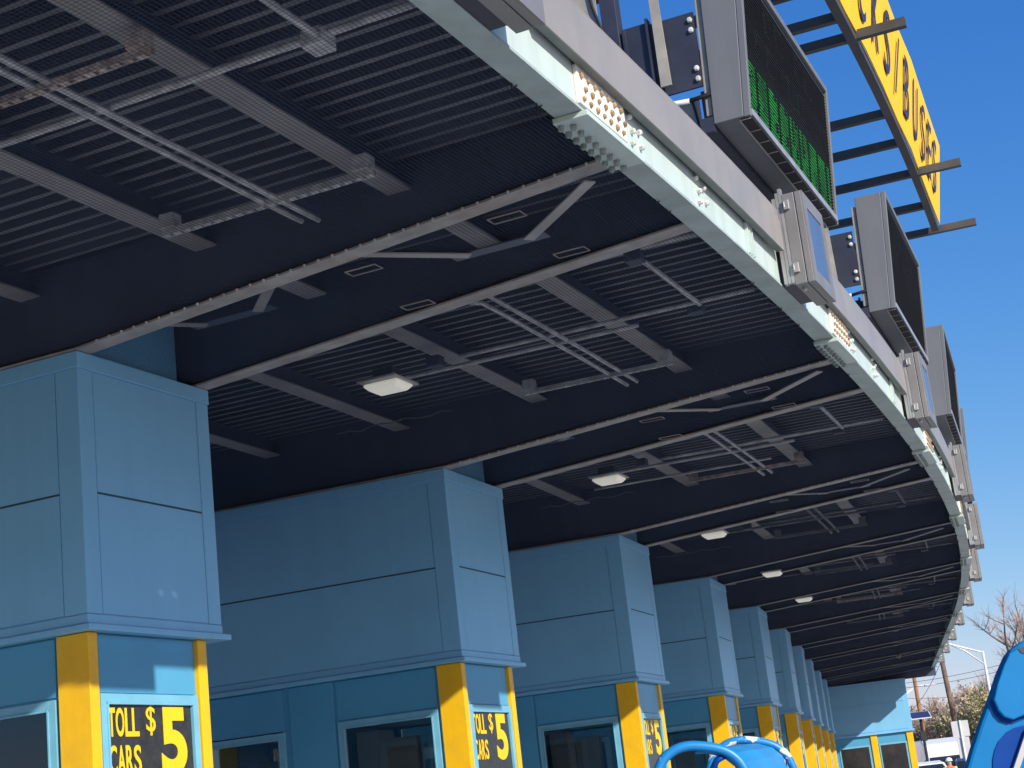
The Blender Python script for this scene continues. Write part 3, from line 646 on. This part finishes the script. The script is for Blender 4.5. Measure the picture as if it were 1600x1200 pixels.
# ------------------------------------------------------------------ yellow lane sign over the canopy
def lane_sign():
    loc = W(7, 4.6, EYE + 6.4)
    root = empty('lane_sign', loc, 'long yellow overhead sign reading TRUCKS / BUSES on dark arms above the canopy', 'sign')
    kk = dict(parent=root, local=loc)
    a, b = 2.9, 10.95; zb = EYE + 6.40; db, dt = 4.63, 4.80; Hh = 1.0
    dz = lambda f: db + (dt - db) * f
    p = MB(); n = 9
    rings = []
    for i in range(n + 1):
        s = a + (b - a) * i / n
        w = 0.008 * sin(i * 2.3)
        rings.append([W(s, dz(0) + w, zb), W(s, dz(1) + w, zb + Hh), W(s, dz(1) - 0.012 + w, zb + Hh), W(s, dz(0) - 0.012 + w, zb)])
    p.quadstrip(rings); p.build('sign_panel', 'signyellow', **kk)
    lt = MB(); text = [('T', 3.45), ('R', 4.05), ('U', 4.68), ('C', 5.32), ('K', 5.97), ('S', 6.60), ('/', 7.2), ('B', 7.85), ('U', 8.5), ('S', 9.15), ('E', 9.72), ('S', 10.28)]
    for ch, s in text:
        w = 0.33 if ch != '/' else 0.22
        vs, fs = text_geo(ch, w, 0.64, -0.006)
        lt.add([W(s - w / 2 + v[0], dz((0.18 + v[1]) / Hh) + 0.018 + v[2] * 0.3, zb + 0.18 + v[1]) for v in vs], fs)
    lt.build('lettering', 'navy_letter', **kk)
    MB().cbox(a, b, 4.53, 4.612, zb - 0.08, zb + 0.02).build('bottom_rail', 'armsteel', **kk)
    MB().cbox(a, b, 4.56, 4.70, zb + Hh - 0.06, zb + Hh - 0.012).build('top_rail', 'armsteel', **kk)
    for s, d1 in ((4.1, 4.53), (4.75, 4.53), (5.2, 5.06), (3.2, 4.53), (7.1, 4.53), (7.95, 4.53), (8.95, 5.08), (10.1, 4.53), (11.1, 5.06)):
        MB().bar(W(s, 2.3, zb - 0.02), W(s, d1, zb - 0.02), 0.07, 0.085).build('support_arm', 'armsteel', **kk)
    for s in (5.2, 8.95, 11.1):
        MB().box((-0.05, -0.05, 0), (0.05, 0.05, zb - 0.02 - DECK - 0.12), T=lambda x, y, z, s=s: W(s + x, 2.5 + y, DECK + 0.12 + z)).build('post', 'armsteel', **kk)
lane_sign()

# ------------------------------------------------------------------ canopy lights
def make_light():
    root = empty('ceiling_light', (0, 0, 0), 'x', 'lamp', 'lamps under the canopy')
    MB().box((-0.21, -0.17, 0.0), (0.21, 0.17, 0.02)).build('mounting_plate', 'purlin', root, bevel=0.004)
    MB().quadstrip([[(-0.10, -0.12, -0.06), (0.10, -0.12, -0.06), (0.10, 0.12, -0.06), (-0.10, 0.12, -0.06)], [(-0.14, -0.155, -0.02), (0.14, -0.155, -0.02), (0.14, 0.155, -0.02), (-0.14, 0.155, -0.02)], [(-0.145, -0.16, -0.001), (0.145, -0.16, -0.001), (0.145, 0.16, -0.001), (-0.145, 0.16, -0.001)]]).build('lens', 'lampglow', root, bevel=0.02)
    MB().box((-0.08, -0.09, 0.021), (0.09, 0.09, 0.12)).build('ballast_box', 'web', root, bevel=0.008)
    return root
lamp = make_light()
for i, s in enumerate(STATIONS[:5]):
    o = lamp if i == 0 else copy_tree(lamp)
    ls, ld = ((2.66, .90), (7.9, .90), (12.95, .87), (18.2, .83), (22.95, .84))[i]; o.location = W(ls, ld, EYE + 3.36); o.rotation_euler = (0, 0, row_rot(ls))
    o['label'] = 'largest and nearest cream lamp under the canopy, between the first two booths' if i == 0 else f'cream lamp under the canopy, {ORD[i]} from the near end'
t = empty('security_camera', W(44, 2.55, EYE + 3.42), 'tiny dark dome camera hanging under the far part of the canopy', 'camera')
MB().tube([(0, 0, 0.2), (0, 0, 0.0)], 0.03, 10).build('stem', 'navy', t)
MB().tube([(0, 0, 0.0), (0, 0, -0.05), (0, 0, -0.10), (0, 0, -0.13)], [0.08, 0.08, 0.06, 0.02], 12).build('dome', 'housing', t, smooth=True)

# ------------------------------------------------------------------ blue lift machine in front
def lift():
    loc = Vector((1.6, 9.0, 0)); f = 9.0 / 5.0
    root = empty('boom_lift', loc, 'bright blue painted lifting machine with chipped tube hoops and tall moulded arm', 'machine')
    P = lambda x, z, y=0.0: Vector((x * f - loc.x, y, EYE + (z - 1.7) * f))
    arm = [(1.62, 2.035), (1.50, 2.032), (1.453, 2.026), (1.436, 2.018), (1.411, 2.004), (1.391, 1.985), (1.358, 1.935), (1.323, 1.87), (1.283, 1.802), (1.243, 1.728), (1.20, 1.64), (1.13, 1.45), (1.12, 1.2), (1.62, 1.2)]
    MB().prism([P(*p) for p in arm], (0, 0.09, 0)).build('boom_arm', 'machine', root, bevel=0.018)
    up = [(1.62, 1.835), (1.46, 1.815), (1.411, 1.808), (1.371, 1.797), (1.347, 1.808), (1.333, 1.828), (1.325, 1.862), (1.343, 1.905), (1.372, 1.957), (1.396, 1.992), (1.43, 2.007), (1.62, 2.02)]
    gr = [(1.62, 1.825), (1.46, 1.805), (1.411, 1.797), (1.371, 1.786), (1.340, 1.797), (1.325, 1.820), (1.316, 1.852), (1.322, 1.868), (1.325, 1.862), (1.333, 1.828), (1.347, 1.808), (1.371, 1.797), (1.411, 1.808), (1.46, 1.815), (1.62, 1.835)]
    MB().prism([P(*p, y=-0.045) for p in up], (0, 0.043, 0)).build('raised_panel', 'machine', root, bevel=0.008)
    MB().prism([P(*p, y=-0.006) for p in gr], (0, 0.005, 0)).build('panel_groove', 'machinedeep', root)
    rc = [(1.405, 1.778), (1.375, 1.774), (1.35, 1.764), (1.322, 1.741), (1.306, 1.717), (1.295, 1.69), (1.29, 1.66), (1.288, 1.55), (1.33, 1.55), (1.35, 1.663), (1.375, 1.704), (1.407, 1.75)]
    MB().prism([P(*p, y=-0.008) for p in rc], (0, 0.007, 0)).build('recess_panel', 'machinedeep', root)
    MB().bar(P(1.345, 1.64, -0.03), P(1.415, 1.765, -0.03), 0.03, 0.03).build('edge_strip', 'signback', root)
    MB().prism([P(*p, y=-0.05) for p in ((1.424, 2.002), (1.430, 1.990), (1.447, 1.983), (1.52, 1.98), (1.52, 2.010), (1.455, 2.013))], (0, 0.004, 0)).build('lifting_slot', 'navy', root)
    h1 = [(0.27, 1.62), (0.285, 1.72), (0.304, 1.770), (0.321, 1.797), (0.344, 1.815), (0.374, 1.827), (0.408, 1.830), (0.456, 1.822), (0.503, 1.808), (0.536, 1.785), (0.557, 1.755), (0.57, 1.71), (0.575, 1.62)]
    y1, y2 = 0.0, 0.85
    def smooth(pts, k=3):
        for _ in range(k):
            q = [pts[0]]
            for a, b in zip(pts, pts[1:]): q += [(a[0] * .75 + b[0] * .25, a[1] * .75 + b[1] * .25), (a[0] * .25 + b[0] * .75, a[1] * .25 + b[1] * .75)]
            pts = q + [pts[-1]]
        return pts
    hs = smooth(h1, 2)
    g0 = [P(0.27, 0.76, y1)]; g1 = [P(0.575, 0.76, y1)]
    MB().tube(g0 + [P(*p, y=y1) for p in hs] + g1, 0.027, 12).build('guard_hoop', 'hoop', root, smooth=True)
    dx = 0.205; dz = 0.012
    h2 = [(x + dx, z + dz) for x, z in h1]
    MB().tube([P(0.475, 0.76, y2)] + [P(*p, y=y2) for p in smooth(h2, 2)] + [P(0.78, 0.76, y2)], 0.024, 12).build('guard_hoop', 'hoop', root, smooth=True)
    facets = [(0.43, 1.815), (0.47, 1.812), (0.515, 1.795), (0.545, 1.765), (0.558, 1.71), (0.558, 1.5)]
    a = [P(*p, y=0.03) for p in facets]; b = [P(x + dx - 0.01, z + dz, y=y2 - 0.03) for x, z in facets]
    ain = [p + Vector((-0.02, 0, -0.02)) for p in a]; bin_ = [p + Vector((-0.02, 0, -0.02)) for p in b]
    MB().quadstrip([a, b, bin_, ain, a], closed=False).build('engine_cover', 'machinepale', root)
    MB().tube([P(0.508, 1.790, 0.02), P(0.482, 1.778, 0.02), P(0.462, 1.745, 0.05), P(0.45, 1.65, 0.1), P(0.45, 1.4, 0.1)], 0.018, 8).build('stay', 'machinedeep', root, smooth=True)
    ch = MB().box((-1.2, 0.0, 0.45), (1.4, 1.4, 0.85)); ch.build('chassis', 'machine', root, bevel=0.04)
    for x, y in ((-0.9, -0.05), (1.0, -0.05), (-0.9, 1.45), (1.0, 1.45)):
        w = MB().tube([(x, y - 0.12, 0.38), (x, y + 0.12, 0.38)], 0.38, 20).build('wheel', 'black', root, bevel=0.03)
        MB().tube([(x, y - 0.13, 0.38), (x, y + 0.13, 0.38)], 0.2, 16).build('rim', 'signback', w)
lift()

# ------------------------------------------------------------------ things beyond the plaza (bearing from the camera, distance)
def at(az, dist, z=0.0): return Vector((sin(R(az)) * dist, cos(R(az)) * dist, z))
def pole(az, dist, h, r, m, label, lean=0.0):
    p = at(az, dist); root = empty('utility_pole', p, label, 'utility pole', 'wooden utility poles')
    MB().tube([(0, 0, 0), (lean * 0.5, 0, h / 2), (lean, 0, h)], [r, r * 0.85, r * 0.7], 10).build('shaft', m, root, smooth=True)
    MB().bar((lean * 0.95 - 1.0, 0, h - 0.5), (lean * 0.95 + 1.0, 0, h - 0.5), 0.1, 0.12).build('crossarm', m, root)
    ins = MB()
    for x in (-0.9, -0.4, 0.4, 0.9): ins.tube([(lean * 0.95 + x, 0, h - 0.44), (lean * 0.95 + x, 0, h - 0.25)], 0.05, 8)
    ins.build('insulator', 'signback', root); return p
pole(13.62, 95, 9.6, 0.17, 'wood', 'tall dark wooden utility pole beside the far tip of the canopy', -0.35)
pole(12.47, 112, 9.0, 0.16, 'woodorange', 'reddish wooden pole behind the solar panel by the end building')
wires = [((11.6, 112, 7.0), (18.5, 100, 7.9), 'overhead wire, upper of the pair crossing the sky by the white lamp arm'), ((11.6, 112, 6.7), (18.5, 100, 7.5), 'overhead wire, lower of the pair crossing the sky by the white lamp arm'),
         ((11.5, 118, 6.4), (18, 118, 6.2), 'overhead wire running low just above the tree tops'), ((11.9, 112, 4.9), (13.5, 95, 7.3), 'thin wire slanting up between the two wooden poles')]
for a, b, lab in wires:
    p, q = at(a[0], a[1], a[2]), at(b[0], b[1], b[2])
    pts = [p.lerp(q, k / 16) - Vector((0, 0, 0.5 * (1 - (2 * k / 16 - 1) ** 2))) for k in range(17)]
    mid = p.copy(); w = MB().tube(pts, 0.014, 5).build('overhead_wire', 'black', local=mid); tag(w, lab, 'wire', 'overhead power wires')
def street_lamp(az, dist, h, label, flip=-1):
    p = at(az, dist); root = empty('street_lamp', p, label, 'street lamp')
    MB().tube([(0, 0, 0), (0, 0, h)], [0.12, 0.075], 10).build('pole', 'lampwhite', root, smooth=True)
    a = MB().tube([(0, 0, h - 0.1), (flip * 1.2, 0, h + 0.35), (flip * 1.9, 0, h + 0.62), (flip * 2.3, 0, h + 0.68), (flip * 2.7, 0, h + 0.66)], 0.055, 8)
    a.tube([(0, 0, h - 0.8), (flip * 1.0, 0, h + 0.1), (flip * 1.7, 0, h + 0.5)], 0.045, 8); a.build('arm', 'lampwhite', root, smooth=True)
    MB().box((-0.4, -0.14, -0.08), (0.4, 0.14, 0.06), T=lambda x, y, z: Vector((flip * 3.0 + x, y, h + 0.66 + z))).build('lamp_head', 'lampwhite', root, bevel=0.03)
street_lamp(14.83, 100, 7.7, 'white street lamp with a curved double arm in front of bare trees')
street_lamp(11.6, 125, 6.6, 'white lamp arm reaching out from behind the end building', 1)
def small_sign():
    p = at(13.68, 72); root = empty('traffic_sign', p, 'back of a grey rectangular traffic sign on a thin white post', 'sign')
    MB().box((-0.36, 0.0, 2.62), (0.36, 0.02, 3.28)).build('sign_panel', 'signback', root, bevel=0.01)
    MB().box((-0.22, 0.03, 1.75), (0.30, 0.05, 2.60)).build('sign_panel', 'signback', root, bevel=0.01)
    MB().tube([(0.0, -0.05, 0), (0.0, -0.05, 3.3)], 0.045, 8).build('post', 'lampwhite', root, smooth=True)
small_sign()
def solar():
    p = at(12.45, 70); root = empty('solar_panel', p, 'small tilted solar panel on a post beside the blue end building', 'solar panel')
    MB().tube([(0, 0, 0), (0, 0, 3.55)], 0.06, 8).build('post', 'black', root, smooth=True)
    T = lambda x, y, z: Vector((x, y * 0.8 - z * 0.4, 3.62 + z + y * 0.5))
    f = MB().box((-0.42, -0.28, 0), (0.42, 0.28, 0.03), T).build('panel_frame', 'lampwhite', root)
    MB().box((-0.39, -0.25, 0.032), (0.39, 0.25, 0.040), T).build('solar_cells', 'solar', f)
    MB().box((-0.12, -0.08, 2.6), (0.12, 0.08, 3.0)).build('control_box', 'black', root)
solar()

def vehicle(name, az, dist, prof, win, W_, color, label, cat, rz=0.0, r=0.36, hood=None, group=None):
    # prof: side outline (x forward, z) ; win: window outlines on the side
    p = at(az, dist); root = empty(name, p, label, cat, group, rz=rz)
    hw = W_ / 2
    rings = []
    for y, ins in ((-hw, 0.05), (-hw + 0.06, 0.0), (hw - 0.06, 0.0), (hw, 0.05)):
        cx = sum(q[0] for q in prof) / len(prof); cz = sum(q[1] for q in prof) / len(prof)
        rings.append([(cx + (x - cx) * (1 - ins * 0.3), y * (1.0 if z < 1.05 else 0.93), cz + (z - cz) * (1 - ins * 0.5)) for x, z in prof])
    MB().quadstrip(rings).build('body', color, root, bevel=0.05)
    for outline in win:
        for sy in (-1, 1):
            MB().prism([(x, sy * (hw * 0.955 if z > 1.0 else hw) + sy * 0.004, z) for x, z in outline], (0, sy * 0.012, 0)).build('window', 'carglass', root)
    ws = hood
    (xa, za), (xb, zb) = ws
    MB().quadstrip([[(xa + 0.03, -hw * 0.84, za), (xb + 0.03, -hw * 0.78, zb), (xb + 0.05, -hw * 0.78, zb), (xa + 0.05, -hw * 0.84, za)], [(xa + 0.03, hw * 0.84, za), (xb + 0.03, hw * 0.78, zb), (xb + 0.05, hw * 0.78, zb), (xa + 0.05, hw * 0.84, za)]]).build('windscreen', 'carglass', root)
    xs = [q[0] for q in prof]; x0, x1 = min(xs), max(xs)
    for x in (x0 + 0.85, x1 - 0.9):
        for sy in (-1, 1):
            w = MB().tube([(x, sy * (hw - 0.2), r), (x, sy * (hw + 0.01), r)], r, 18).build('wheel', 'black', root)
            MB().tube([(x, sy * (hw - 0.1), r), (x, sy * (hw + 0.02), r)], r * 0.6, 14).build('rim', 'aludull', w)
    for sy in (-1, 1):
        MB().box((x1 - 0.06, sy * hw * 0.72 - 0.16, 0.72), (x1 + 0.01, sy * hw * 0.72 + 0.16, 0.9)).build('headlight', 'lampwhite', root, bevel=0.02)
        MB().box((xa - 0.2, sy * (hw + 0.12) - 0.09, za + 0.05), (xa - 0.08, sy * (hw + 0.12) + 0.09, za + 0.32)).build('wing_mirror', 'black', root, bevel=0.02)
    MB().box((x1 - 0.03, -hw * 0.5, 0.55), (x1 + 0.012, hw * 0.5, 0.72)).build('grille', 'black', root)
van_p = [(-2.7, 0.4), (2.6, 0.4), (2.72, 0.6), (2.7, 1.0), (1.9, 1.22), (1.35, 1.95), (1.0, 2.5), (0.4, 2.72), (-2.5, 2.74), (-2.7, 2.6)]
van_w = [[(1.45, 1.28), (1.25, 1.85), (0.75, 1.85), (0.75, 1.28)]]
fc = lambda az, off=0: R(-90 - az + off)
vehicle('white_van', 13.02, 77, van_p, van_w, 2.15, 'white', 'white high roof van facing the camera beyond the toll booths', 'van', fc(13.0, 8), hood=((1.88, 1.26), (1.36, 1.93)))
suv_p = [(-2.3, 0.4), (2.2, 0.4), (2.35, 0.6), (2.3, 0.95), (1.2, 1.08), (0.55, 1.68), (0.2, 1.78), (-1.9, 1.78), (-2.25, 1.2)]
suv_w = [[(0.95, 1.13), (0.45, 1.62), (-0.4, 1.66), (-0.4, 1.13)], [(-0.5, 1.13), (-0.5, 1.66), (-1.8, 1.66), (-2.0, 1.13)]]
vehicle('white_suv', 12.15, 69, suv_p, suv_w, 1.85, 'white', 'white car with dark windows just right of the end building', 'car', fc(12, 25), hood=((1.15, 1.12), (0.57, 1.64)))
vehicle('dark_car', 14.05, 74, suv_p, suv_w, 1.85, 'darkcar', 'dark blue car right of the white van, behind the sign post', 'car', fc(14, -10), hood=((1.15, 1.12), (0.57, 1.64)))

def person():
    p = at(13.13, 66); root = empty('person', p, 'person in white hard hat and orange hi-vis vest standing among the vehicles', 'person', rz=R(-100))
    J = [(0, 0, .95), (0, 0, 1.15), (0, 0, 1.38), (0.01, 0, 1.50), (0.03, 0, 1.63), (0.03, 0, 1.72),
         (0, .19, 1.42), (0.02, .25, 1.13), (0.1, .24, .88), (0.14, .24, .79), (0, -.19, 1.42), (0.02, -.25, 1.13), (0.1, -.24, .88), (0.14, -.24, .79),
         (0, .1, .90), (0.02, .11, .5), (0, .12, .1), (0.13, .12, .05), (0, -.1, .90), (0.03, -.11, .5), (-0.02, -.12, .1), (0.11, -.12, .05)]
    E_ = [(0, 1), (1, 2), (2, 3), (3, 4), (4, 5), (2, 6), (6, 7), (7, 8), (8, 9), (2, 10), (10, 11), (11, 12), (12, 13), (0, 14), (14, 15), (15, 16), (16, 17), (0, 18), (18, 19), (19, 20), (20, 21)]
    rad = [.16, .15, .17, .055, .095, .085, .075, .05, .038, .042, .075, .05, .038, .042, .1, .065, .045, .05, .1, .065, .045, .05]
    me = bpy.data.meshes.new('body'); me.from_pydata(J, E_, []); o = bpy.data.objects.new('body', me); C.objects.link(o); o.parent = root
    sk = o.modifiers.new('skin', 'SKIN'); o.modifiers.new('sub', 'SUBSURF').render_levels = 1
    for i, r in enumerate(rad): me.skin_vertices[0].data[i].radius = (r, r)
    me.skin_vertices[0].data[0].use_root = True
    me.materials.append(M['skin'])
    MB().tube([(0.03, 0, 1.70), (0.03, 0, 1.71), (0.03, 0, 1.76), (0.025, 0, 1.81), (0.02, 0, 1.84)], [.165, .13, .125, .09, .02], 14).build('hard_hat', 'hat', root, smooth=True)
    ring = lambda z, a, b: [(a * cos(2 * pi * k / 16), b * sin(2 * pi * k / 16), z) for k in range(16)]
    MB().quadstrip([ring(.86, .17, .21), ring(1.1, .165, .2), ring(1.35, .19, .235), ring(1.47, .14, .2), ring(1.52, .07, .09)]).build('vest', 'orange', root, smooth=True)
    MB().quadstrip([ring(1.05, .178, .214), ring(1.12, .178, .214)]).build('reflective_band', 'lime', root, smooth=True)
    for sy in (-1, 1):
        MB().tube([(0.0, sy * .17, 1.46), (0.02, sy * .215, 1.3), (0.03, sy * .255, 1.13), (0.1, sy * .25, .90)], [.09, .085, .068, .052], 10).build('sleeve', 'lime', root, smooth=True)
        MB().tube([(0, sy * .1, .93), (0.02, sy * .11, .5), (0, sy * .12, .10)], [.125, .09, .07], 10).build('trouser_leg', 'jeans', root, smooth=True)
    MB().tube([(0.115, 0, 1.64), (0.14, 0, 1.60)], [.012, .02], 6).build('nose', 'skin', root)
person()

# ------------------------------------------------------------------ trees
def make_tree(h, seed, leaf, nleaf, ntw, spread=0.5, lm='leafdry', lean=0.0):
    rr = random.Random(seed); tr = MB(); cr = MB(); tips = []; twp = []
    def grow(p, d, L, r, lev):
        pts = [p]; dd = d.copy()
        for k in range(4):
            dd = (dd + Vector((rr.uniform(-.16, .16), rr.uniform(-.16, .16), rr.uniform(-.04, .13)))).normalized(); pts.append(pts[-1] + dd * L / 4)
        tr.tube(pts, [r * (1 - 0.12 * k) for k in range(5)], 6 if lev < 2 else 4, caps=False)
        if lev >= 3:
            for q in pts[1:]: tips.append((q, dd))
            return
        for k in range(rr.randint(3, 4) if lev else 7):
            i = rr.choice((2, 3, 4)) if lev else min(4, 1 + k // 2 + rr.randint(0, 1))
            a = rr.uniform(0, 2 * pi); out = Vector((cos(a), sin(a), rr.uniform(0.1, 0.9) if lev else rr.uniform(0.3, 1.2)))
            nd = (dd * (0.75 - spread * 0.4) + out.normalized() * (0.55 + spread * 0.5)).normalized()
            grow(pts[i], nd, L * rr.uniform(0.5, 0.72), max(0.014, r * rr.uniform(0.38, 0.55)), lev + 1)
        if lev: grow(pts[-1], dd, L * 0.6, max(0.014, r * 0.5), lev + 1)
    grow(Vector((0, 0, 0)), Vector((lean, 0, 1)).normalized(), h * 0.42, h * 0.022, 0)
    for q, d in tips:
        for k in range(ntw):
            a = Vector((rr.gauss(0, 1), rr.gauss(0, 1), rr.gauss(0.35, 0.8))).normalized(); e = q + (d + a * 0.9).normalized() * rr.uniform(0.25, 0.7)
            w = rr.uniform(0.008, 0.014); x = (e - q).cross(Vector((rr.random() - .5, rr.random() - .5, rr.random() - .5))).normalized() * w
            cr.add([q - x, q + x, e + x * 0.4, e - x * 0.4], [(0, 1, 2, 3)])
        for k in range(nleaf):
            c = q + Vector((rr.gauss(0, .35), rr.gauss(0, .35), rr.gauss(0, .3))); u = Vector((rr.gauss(0, 1), rr.gauss(0, 1), rr.gauss(0, 1))).normalized(); v = u.cross(Vector((rr.gauss(0, 1), rr.gauss(0, 1), rr.gauss(0, 1)))).normalized(); s = leaf * rr.uniform(0.6, 1.4)
            cr.add([c - u * s, c + v * s * .6, c + u * s, c - v * s * .6], [(0, 1, 2, 3)])
    return tr, cr, lm
kinds = [('bare', make_tree(11, 1, 0.06, 0, 5, 0.7, 'twig')), ('tan', make_tree(7.0, 2, 0.11, 5, 4, 0.6, 'leafdry')), ('olive', make_tree(6.6, 5, 0.11, 6, 3, 0.6, 'leafgreen')), ('brown', make_tree(7.2, 9, 0.08, 2, 6, 0.55, 'twig'))]
protos = []
for nm, (tr, cr, lm) in kinds:
    root = empty({'bare': 'bare_tree', 'tan': 'winter_tree', 'olive': 'winter_tree', 'brown': 'winter_tree'}[nm], (0, 0, 0), 'x', 'tree', None if nm == 'bare' else 'winter trees beyond the road')
    tr.build('trunk', 'bark' if nm != 'olive' else 'twig', root, smooth=True, recalc=False); cr.build('crown', lm, root, recalc=False); protos.append(root)
used = set()
def place(k, az, dist, sc, rz, label):
    o = protos[k] if k not in used else copy_tree(protos[k]); used.add(k)
    o.location = at(az, dist); o.scale = (sc, sc, sc); o.rotation_euler = (0, 0, rz); o['label'] = label
place(0, 16.75, 88, 1.10, 0.4, 'large bare tree with spreading branches rising behind the blue machine arm')
place(0, 15.35, 116, 0.86, 2.2, 'smaller bare tree behind the white street lamp')
rt = random.Random(11)
spots = [(3, 11.6, 128, .78), (3, 12.15, 122, .80), (1, 12.6, 126, .82), (3, 12.95, 120, .84), (1, 13.35, 128, .86), (3, 13.75, 122, .92), (2, 14.1, 116, .92), (1, 14.45, 124, 1.0), (2, 14.8, 115, .95), (2, 15.25, 112, .95), (1, 15.6, 120, 1.0), (2, 16.1, 114, 1.05), (3, 16.6, 122, 1.1), (1, 17.2, 118, 1.1), (3, 12.35, 140, .95), (3, 13.1, 142, 1.0), (1, 13.95, 138, 1.05), (3, 14.9, 140, 1.1), (2, 15.9, 138, 1.05)]
WHAT = {1: 'tan leaved', 2: 'olive leaved', 3: 'brown twiggy'}
WHERE = ['behind the end building', 'just right of the end building', 'behind the reddish pole', 'between the two wooden poles', 'left of the dark wooden pole', 'right of the dark wooden pole', 'above the traffic sign', 'left of the white lamp pole', 'behind the white lamp pole', 'right of the white lamp pole', 'left of the machine arm edge', 'behind the machine arm', 'behind the machine arm, farther right', 'at the right edge behind the arm',
         'in the second row over the end building roof', 'in the second row behind the poles', 'in the second row over the traffic sign', 'in the second row by the lamp', 'in the second row behind the arm']
for (k, az, dist, sc), wh in zip(spots, WHERE):
    place(k, az, dist, sc * 1.06, rt.uniform(0, 6.28), f'{WHAT[k]} winter tree {wh}')

# ------------------------------------------------------------------ daylight
AZ, EL = 144.0, 26.3
w = bpy.data.worlds.new('World'); scene.world = w; w.use_nodes = True
nt = w.node_tree; bg = nt.nodes['Background']
sky = nt.nodes.new('ShaderNodeTexSky'); sky.sky_type = 'NISHITA'; sky.sun_disc = False
sky.sun_elevation = R(EL); sky.sun_rotation = R(AZ); sky.air_density = 1.0; sky.dust_density = 0.4; sky.ozone_density = 2.0; sky.altitude = 50
sep = nt.nodes.new('ShaderNodeSeparateColor'); cmb = nt.nodes.new('ShaderNodeCombineColor')      # grade of the clear winter sky: deeper blue overhead
nt.links.new(sky.outputs['Color'], sep.inputs['Color'])
for ch, kk, pw in (('Red', 0.231, 1.58), ('Green', 0.64, 1.0), ('Blue', 1.95, 0.55)):
    pn = nt.nodes.new('ShaderNodeMath'); pn.operation = 'POWER'; pn.inputs[1].default_value = pw; nt.links.new(sep.outputs[ch], pn.inputs[0])
    mn = nt.nodes.new('ShaderNodeMath'); mn.operation = 'MULTIPLY'; mn.inputs[1].default_value = kk; nt.links.new(pn.outputs[0], mn.inputs[0])
    nt.links.new(mn.outputs[0], cmb.inputs[ch])
nt.links.new(cmb.outputs['Color'], bg.inputs['Color']); bg.inputs['Strength'].default_value = 0.13
sl = bpy.data.lights.new('sun', 'SUN'); sl.energy = 4.3; sl.angle = R(0.5); sl.color = (1.0, 0.945, 0.86)
so = bpy.data.objects.new('sun', sl); C.objects.link(so)
sd = Vector((sin(R(AZ)) * cos(R(EL)), cos(R(AZ)) * cos(R(EL)), sin(R(EL))))
so.rotation_euler = (-sd).to_track_quat('-Z', 'Y').to_euler(); so.location = sd * 80

# ------------------------------------------------------------------ camera
cam = bpy.data.cameras.new('camera'); co = bpy.data.objects.new('camera', cam); C.objects.link(co)
cam.sensor_width = 36; cam.lens = 36 * 2537 / 1600; cam.clip_end = 3000; cam.clip_start = 0.05
PT, RL = R(14.64), R(6.5)
right0 = Vector((1, 0, 0)); up0 = Vector((0, -sin(PT), cos(PT))); f0 = Vector((0, cos(PT), sin(PT)))
rgt = right0 * cos(RL) - up0 * sin(RL); upv = right0 * sin(RL) + up0 * cos(RL); bk = -f0
co.matrix_world = Matrix(((rgt.x, upv.x, bk.x, 0), (rgt.y, upv.y, bk.y, 0), (rgt.z, upv.z, bk.z, EYE), (0, 0, 0, 1)))
scene.camera = co
vs = scene.view_settings
vs.view_transform = 'Standard'; vs.look = 'None'; vs.exposure = 0.3; vs.gamma = 1.0
scene.cycles.caustics_reflective = False; scene.cycles.caustics_refractive = False
scene.cycles.max_bounces = 8; scene.cycles.transparent_max_bounces = 16
